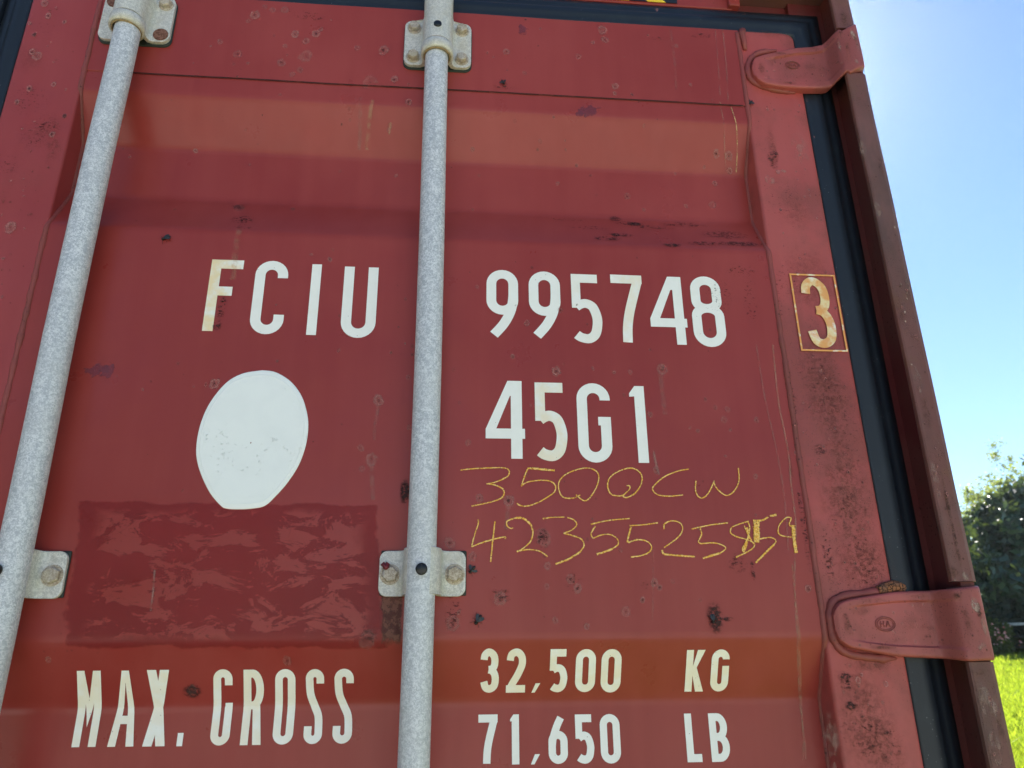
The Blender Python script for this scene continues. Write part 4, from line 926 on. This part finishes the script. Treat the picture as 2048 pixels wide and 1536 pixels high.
# ================================================================== surroundings
def leafmat(name,c1,c2,trans=.35,rough=.5,ns=1.2):
    m=bpy.data.materials.new(name); m.use_nodes=True; nt=m.node_tree; nt.nodes.clear(); n=N(nt)
    out=nt.nodes.new('ShaderNodeOutputMaterial'); b=nt.nodes.new('ShaderNodeBsdfPrincipled'); t=nt.nodes.new('ShaderNodeBsdfTranslucent'); mx=nt.nodes.new('ShaderNodeMixShader')
    g=nt.nodes.new('ShaderNodeNewGeometry'); f=n.mth('ADD',n.mth('MULTIPLY',n.noise(ns,3,.6),.6),n.mth('MULTIPLY',g.outputs['Random Per Island'],.4)); c=n.mix(n.rmp(f,.3,.7),c1,c2)
    n.L(c,b.inputs['Base Color']); b.inputs['Roughness'].default_value=rough
    c2_=n.mix(.35,c,(.46,.60,.03)); n.L(c2_,t.inputs[0]); mx.inputs[0].default_value=trans
    n.L(b.outputs[0],mx.inputs[1]); n.L(t.outputs[0],mx.inputs[2]); n.L(mx.outputs[0],out.inputs[0]); return m
# ground
def gh(x,y):
    d=math.hypot(x,y); return .05*math.sin(x*.11+1)*math.cos(y*.09)*min(1,d/15)+min(60,max(0,x*.6+y*.8-7))*.052
gm,nt,b_,out=mat('meadow_soil_and_turf'); n=N(nt)
n.L(n.mix(n.rmp(n.noise(.6,6,.6),.35,.65),(.09,.15,.015),(.17,.20,.035)),b_.inputs['Base Color']); b_.inputs['Roughness'].default_value=.9; n.L(n.bump(n.noise(18,5),.03,.8),b_.inputs['Normal'])
g=MB(); c_=[-900,-400,-180,-90,-60]+list(range(-48,50,3))+[60,75,90,120,180,400,900]
g.grid([[Vector((x,y,gh(x,y))) for x in c_] for y in c_],0)
go=g.build('ground',None,[gm],origin=Vector((0,0,0))); go['kind']='structure'; 
# unseen pale stone yard added to bounce sunlight onto the doors
ym,nt,b_,out=mat('pale_bounce_stone'); n=N(nt)
n.L(n.mix(n.rmp(n.vor(38,out='Color'),.2,.8),(.48,.46,.43),(.36,.34,.31)),b_.inputs['Base Color']); b_.inputs['Roughness'].default_value=.95; n.L(n.bump(n.vor(38),.02,.8),b_.inputs['Normal'])
YX=(-8,14); YY=(-26,-2.5)
g=MB(); g.grid([[Vector((x,y,gh(x,y)+.03)) for x in np.linspace(YX[0],YX[1],30)] for y in np.linspace(YY[0],YY[1],24)],0)
yo=g.build('bounce_yard',None,[ym],origin=Vector((0,0,0))); yo['kind']='structure'
# grass blades (uncountable): dense in the field to the right, thinner elsewhere
def blades(name,n_,az,dist,hh,wid,m,seed,power=1.0):
    rg=np.random.default_rng(seed); a=np.radians(rg.uniform(az[0],az[1],n_)); d=dist[0]+(dist[1]-dist[0])*rg.random(n_)**power
    x=np.sin(a)*d; y=-D+np.cos(a)*d; ok=~((x>-1.9)&(x<.68)&(y>-.05)&(y<12.3))&~((x>-8)&(x<14)&(y>-26)&(y<-2.5)); x,y,d=x[ok],y[ok],d[ok]; k=len(x)
    cl=np.sin(x*1.7+np.sin(y*1.3)*2)*np.cos(y*1.9+np.sin(x*.9)*2); z=np.array([gh(float(p),float(q)) for p,q in zip(x,y)])
    h=hh*(.55+.9*rg.random(k))*(1+.35*cl); w_=wid*(.6+.8*rg.random(k))*(1+d/14); th=rg.uniform(0,6.283,k); lean=rg.normal(0,.38,(k,2))*h[:,None]
    bx,by=np.cos(th)*w_/2,np.sin(th)*w_/2
    v=np.zeros((k,5,3)); v[:,0]=np.c_[x-bx,y-by,z-.02]; v[:,1]=np.c_[x+bx,y+by,z-.02]
    v[:,2]=np.c_[x+bx*.7+lean[:,0]*.4,y+by*.7+lean[:,1]*.4,z+h*.55]; v[:,3]=np.c_[x-bx*.7+lean[:,0]*.4,y-by*.7+lean[:,1]*.4,z+h*.55]; v[:,4]=np.c_[x+lean[:,0],y+lean[:,1],z+h]
    return v
M_grass=leafmat('meadow_grass_blades',(.09,.17,.012),(.28,.32,.030),.52,.45,.8)
vv=np.concatenate([blades('g',60000,(33,47),(5,16),.17,.010,0,1,.8),blades('g',90000,(33,50),(14,46),.20,.013,0,2,.8),blades('g',60000,(30,110),(4,40),.18,.02,0,3,.7),blades('g',60000,(-180,180),(.9,18),.10,.012,0,4,.7)])
k=len(vv); me=bpy.data.meshes.new('grass'); me.vertices.add(k*5); me.vertices.foreach_set('co',vv.reshape(-1)); 
idx=np.arange(k)[:,None]*5; quad_=(idx+np.array([0,1,2,3])); tri=(idx+np.array([3,2,4]))
loops=np.concatenate([quad_,tri],1).reshape(-1); me.loops.add(k*7); me.loops.foreach_set('vertex_index',loops.astype(np.int32))
st=np.stack([np.arange(k)*7,np.arange(k)*7+4],1).reshape(-1); me.polygons.add(k*2); me.polygons.foreach_set('loop_start',st.astype(np.int32)); me.polygons.foreach_set('loop_total',np.tile([4,3],k).astype(np.int32)); me.update(calc_edges=True); me.validate()
tag(link('grass',me,None,[M_grass]),'bright backlit yellow green grass beyond the container corner','grass',kind='stuff')
# trees
M_bark=simple('tree_bark',(.10,.08,.06),.9,ns=6,col2=(.05,.04,.03),bumpd=.02)
LM=[leafmat('veil_tinted_evergreen_leaves',(.010,.034,.028),(.024,.062,.045),.10,.5,.5),leafmat('olive_leaves',(.05,.085,.025),(.11,.15,.045),.4,.5,.5),leafmat('pale_feathery_leaves',(.10,.13,.05),(.18,.18,.08),.45,.6,.5)]  # evergreen leaf colour holds the bluish glare veil over the far trees
def tree(name,x,y,h,cr,lm,label,n_leaf,seed,cb=.15,leaf=.16,gaps=.5,group='trees beyond the field'):
    rg=np.random.default_rng(seed); rr=random.Random(seed); z0=gh(x,y); root=tag(empty(name,(x,y,z0)),label,'tree',group); O=Vector((x,y,z0))
    t=MB(); ends=[]
    tp=[Vector((x,y,z0-.1))]; 
    for i in range(1,7): tp.append(Vector((x+rr.uniform(-.12,.12)*i*.4,y+rr.uniform(-.12,.12)*i*.4,z0+h*.85*i/6)))
    t.tube(tp,[h*.022*(1-.13*i) for i in range(7)],10)
    for i in range(16):
        k=cb+(.82-cb)*i/15; p=tp[0].lerp(tp[-1],k); a=rr.uniform(0,6.283); L=cr*(.55+.6*rr.random())*math.sin(math.pi*min(.97,(.18+.8*(i/15))))**.6
        q=p+Vector((math.cos(a)*L,math.sin(a)*L,L*rr.uniform(.1,.6))); mid=p.lerp(q,.5)+Vector((0,0,L*.1))
        t.tube([p,mid,q],[h*.009*(1-.5*k),h*.006*(1-.5*k),h*.002],6); ends+= [q,mid,q.lerp(mid,.5)]
    t.build('trunk',root,[M_bark],origin=O)
    # crown: leaf clumps round the limb ends
    cen=[]
    for e in ends+[tp[-1],tp[-1]+Vector((0,0,h*.06)),tp[-2]]:
        for _ in range(5): cen.append(e+Vector((rr.gauss(0,cr*.18),rr.gauss(0,cr*.18),rr.gauss(0,cr*.16))))
    cen=np.array([tuple(c) for c in cen]); 
    ci=rg.integers(0,len(cen),n_leaf); rad=cr*.13*(.5+rg.random(len(cen)))[ci]
    dv=rg.normal(0,1,(n_leaf,3)); dv/=np.linalg.norm(dv,axis=1)[:,None]; c=cen[ci]+dv*(rad*rg.random(n_leaf)**gaps)[:,None]
    ax=rg.normal(0,1,(n_leaf,3)); ax/=np.linalg.norm(ax,axis=1)[:,None]; bx=np.cross(ax,rg.normal(0,1,(n_leaf,3))); bx/=np.linalg.norm(bx,axis=1)[:,None]
    s=leaf*(.5+rg.random(n_leaf))[:,None]; v=np.stack([c-ax*s,c+bx*s*.45,c+ax*s,c-bx*s*.45],1)-np.array([x,y,z0])
    me=bpy.data.meshes.new('crown'); f=np.arange(n_leaf*4).reshape(-1,4); me.vertices.add(n_leaf*4); me.vertices.foreach_set('co',v.reshape(-1)); me.loops.add(n_leaf*4); me.loops.foreach_set('vertex_index',f.reshape(-1).astype(np.int32))
    me.polygons.add(n_leaf); me.polygons.foreach_set('loop_start',(np.arange(n_leaf)*4).astype(np.int32)); me.polygons.foreach_set('loop_total',np.full(n_leaf,4,dtype=np.int32)); me.update(calc_edges=True); me.validate()
    link('crown',me,root,[LM[lm]]); return root
def gp(px,dist):
    d=ray(px,1290); d.z=0; d.normalize(); return CAM.x+d.x*dist,CAM.y+d.y*dist
for i,(px,dist,h,cr,lm,label,nl,cb,lf,gp_) in enumerate([
  (2040,45,7.0,2.9,0,'dark dense evergreen tree directly behind the fence',22000,.10,.20,.5),
  (1958,52,5.8,2.4,1,'shorter olive tree showing just past the container post',12000,.12,.17,.6),
  (1985,47,6.2,2.1,0,'dark middle tree with a thin pointed top',14000,.08,.18,.5),
  (2090,58,12.0,5.4,2,'tall pale feathery tree rising above the dark evergreens',24000,.45,.085,.95),
  (2110,44,8.2,3.6,0,'dark evergreen tree at the right edge of the field',20000,.08,.2,.5),
  (1915,56,5.6,2.6,0,'low dark tree hidden mostly by the container post',10000,.08,.2,.5),
  (1850,58,6.0,3.0,1,'olive tree standing behind the container body',9000,.1,.2,.5),
  (2190,46,10.0,3.5,0,'dark tree further right along the fence',14000,.08,.22,.5)]):
    X,Y=gp(px,dist); tree('evergreen_tree' if lm==0 else ('olive_tree' if lm==1 else 'feathery_tree'),X,Y,h,cr,lm,label,nl,10+i,cb,lf,gp_)
for i,(ang,dist,h,cr,label) in enumerate([(-66,17,8,3.8,'big dark unseen tree added well to the left behind the viewer'),(-46,21,9,4.4,'tallest unseen tree added behind the viewer to the left'),(-24,27,8.5,4.2,'broad unseen tree added almost straight behind the viewer')]):  # unseen trees added to darken what the left of the door reflects
    tree('added_reflection_tree',math.sin(R(ang))*dist,-math.cos(R(ang))*dist,h,cr,0,label,9000,60+i,.12,.42,.5,'unseen trees added behind the viewer')
for i,(px,dist,h,cr,label) in enumerate([(1968,41.5,2.6,1.3,'sunlit yellow green bush under the dark trees by the fence'),(2025,43,1.5,.9,'low bright bush at the foot of the evergreen'),(2100,42,1.9,1.0,'rounded olive bush right of the evergreen trunk')]):
    X,Y=gp(px,dist); o=tree('garden_bush',X,Y,h,cr,1,label,3500,40+i,.05,.13,.6,'bushes along the fence'); o['category']='bush'
# rail fence
M_rail=simple('white_painted_rail',(.70,.70,.66),.6,ns=5); M_fp=simple('weathered_post',(.11,.10,.085),.9,ns=9)
fx0,fy0=gp(1905,43); fx1,fy1=gp(2230,41); fr=tag(empty('rail_fence',(fx0,fy0,gh(fx0,fy0))),'long low fence with a white top rail in front of the trees','fence'); FO=Vector((fx0,fy0,gh(fx0,fy0)))
a=Vector((fx0,fy0,0)); c=Vector((fx1,fy1,0)); Lf=(c-a).length; dr=(c-a).normalized(); nrm=Vector((-dr.y,dr.x,0))
def bar(p,q,w_,h_,m,name):
    b=MB(); d=(q-p).normalized(); nn=Vector((-d.y,d.x,0)).normalized()*w_/2; u_=Vector((0,0,h_/2))
    b.grid([[p+nn+u_,p-nn+u_,p-nn-u_,p+nn-u_],[q+nn+u_,q-nn+u_,q-nn-u_,q+nn-u_]],0,closed_v=True,sm=False); b.face([3,2,1,0],0,sm=False); b.face([4,5,6,7],0,sm=False); return b.build(name,fr,[m],origin=FO)
def gz(p,h_): return Vector((p.x,p.y,gh(p.x,p.y)+h_))
bar(gz(a,1.42),gz(c,1.42),.05,.11,M_rail,'top_rail')
for hz_ in (.45,.90): bar(gz(a,hz_),gz(c,hz_),.04,.07,M_fp,'rail')
i=0; d_=0
while d_<Lf: 
    p=a+dr*d_+nrm*.05; bar(gz(p,-.1),gz(p,1.5)+Vector((.001,0,0)),.10,.10,M_fp,'post') if False else None
    b=MB(); b.box((p.x-.05,p.y-.05,gh(p.x,p.y)-.1),(p.x+.05,p.y+.05,gh(p.x,p.y)+1.38)); b.build('post',fr,[M_fp],origin=FO); d_+=2.4
# flowering shrub in the gap
X,Y=gp(2000,40.6); o=tree('flowering_shrub',X,Y,1.3,.55,1,'small shrub with pinkish red blooms in front of the fence',1800,77,.05,.10,.6,None); o['category']='shrub'
b=MB(); rr=random.Random(5)
for _ in range(70):
    p=Vector((X+rr.gauss(0,.33),Y+rr.gauss(0,.33),gh(X,Y)+.85+rr.gauss(0,.22))); s=rr.uniform(.04,.08); b.grid([[p+Vector((math.cos(a_)*s*k,math.sin(a_)*s*k*.6,s*(1-k)+math.sin(a_)*s*.3)) for a_ in (0,1.05,2.1,3.14,4.2,5.2)] for k in (.05,.7,1)],0,closed_v=True)
b.build('blossom',o,[simple('pink_red_petals',(.55,.16,.11),.7,ns=9,col2=(.75,.42,.36))],origin=Vector((X,Y,gh(X,Y))))
# flies resting on the paint
M_fly=simple('black_fly_body',(.006,.005,.006),.35,ns=500); M_wing=simple('smoky_fly_wing',(.03,.028,.03),.3,ns=300)
def fly(px,py,ang,label,s=1.0,spread=.5):
    s*=1.35
    x,z=hit(px,py); o=on(x,z,.0)
    root=tag(empty('fly',o),label,'fly','flies resting on the door'); ca,sa=math.cos(R(ang)),math.sin(R(ang))
    def T(u_,v_,w_): return Vector((o.x+(u_*ca-v_*sa)*s,o.y-w_*s,o.z+(u_*sa+v_*ca)*s))
    b=MB(); n=10
    for c0,ra,rb in ((-.0022,.0026,.0014),(.0010,.0019,.0015),(.0032,.0012,.0013)):
        b.grid([[T(c0+ra*math.cos(math.pi*i/8),rb*math.sin(math.pi*i/8)*math.cos(6.283*k/n),.0018+rb*math.sin(math.pi*i/8)*math.sin(6.283*k/n)) for k in range(n)] for i in range(9)],0,closed_v=True)
    bo=b.build('body',root,[M_fly],origin=o)
    for sg in (-1,1):
        b=MB(); a0=math.pi-spread*sg; P=[]
        for r_,w_ in ((0,.0004),(.0018,.0012),(.0036,.0015),(.0052,.0009),(.0058,.0001)): P.append([T(.0012+r_*math.cos(a0)-k*w_*math.sin(a0),sg*.0005+r_*math.sin(a0)*-1*-1+k*w_*math.cos(a0),.0032-r_*.12) for k in (-1,1)])
        b.grid(P,0); b.build('wing',root,[M_wing],origin=o)
    for sg in (-1,1):
        for q,u_ in enumerate((-.0006,.0010,.0024)):
            b=MB(); k=(-1.0,.1,1.0)[q]+random.uniform(-.3,.3); b.tube([T(u_,sg*.001,.0014),T(u_+k*.0012,sg*.0028,.0026),T(u_+k*.0026,sg*.0044,.0002)],[.00022,.0002,.00015],5); b.build('leg',root,[M_fly],origin=o)
fly(333,478,205,'black fly on the door panel right of the left rod, below the upper groove',.92,.25)
fly(1006,166,-60,'black fly just above the thin horizontal seam of the door',.72,1.0)
fly(1500,207,-130,'black fly on the weld at the right end of the seam',.8,.9)
fly(944,1140,230,'black fly immediately right of the middle rod clamp',.85,.9)
fly(956,1240,-125,'black fly low on the panel above the 32,500 line',1.0,.45)
fly(1424,1238,-85,'dark crushed fly on a smear above the KG letters',.85,.15)
hz=MB(); hz.box((-75,-75,-2.2),(75,75,19)); hm=bpy.data.materials.new('thin_air'); hm.use_nodes=True; hn=hm.node_tree; hn.nodes.clear()
ho=hn.nodes.new('ShaderNodeOutputMaterial'); hv=hn.nodes.new('ShaderNodeVolumePrincipled'); hv.inputs['Color'].default_value=(.85,.93,1,1); hv.inputs['Density'].default_value=.00024; hv.inputs['Anisotropy'].default_value=.88; hn.links.new(hv.outputs[0],ho.inputs['Volume'])
hz_=hz.build('haze',None,[hm],origin=Vector((0,0,0))); tag(hz_,'thin bright air between the container and the far trees','haze',kind='stuff')
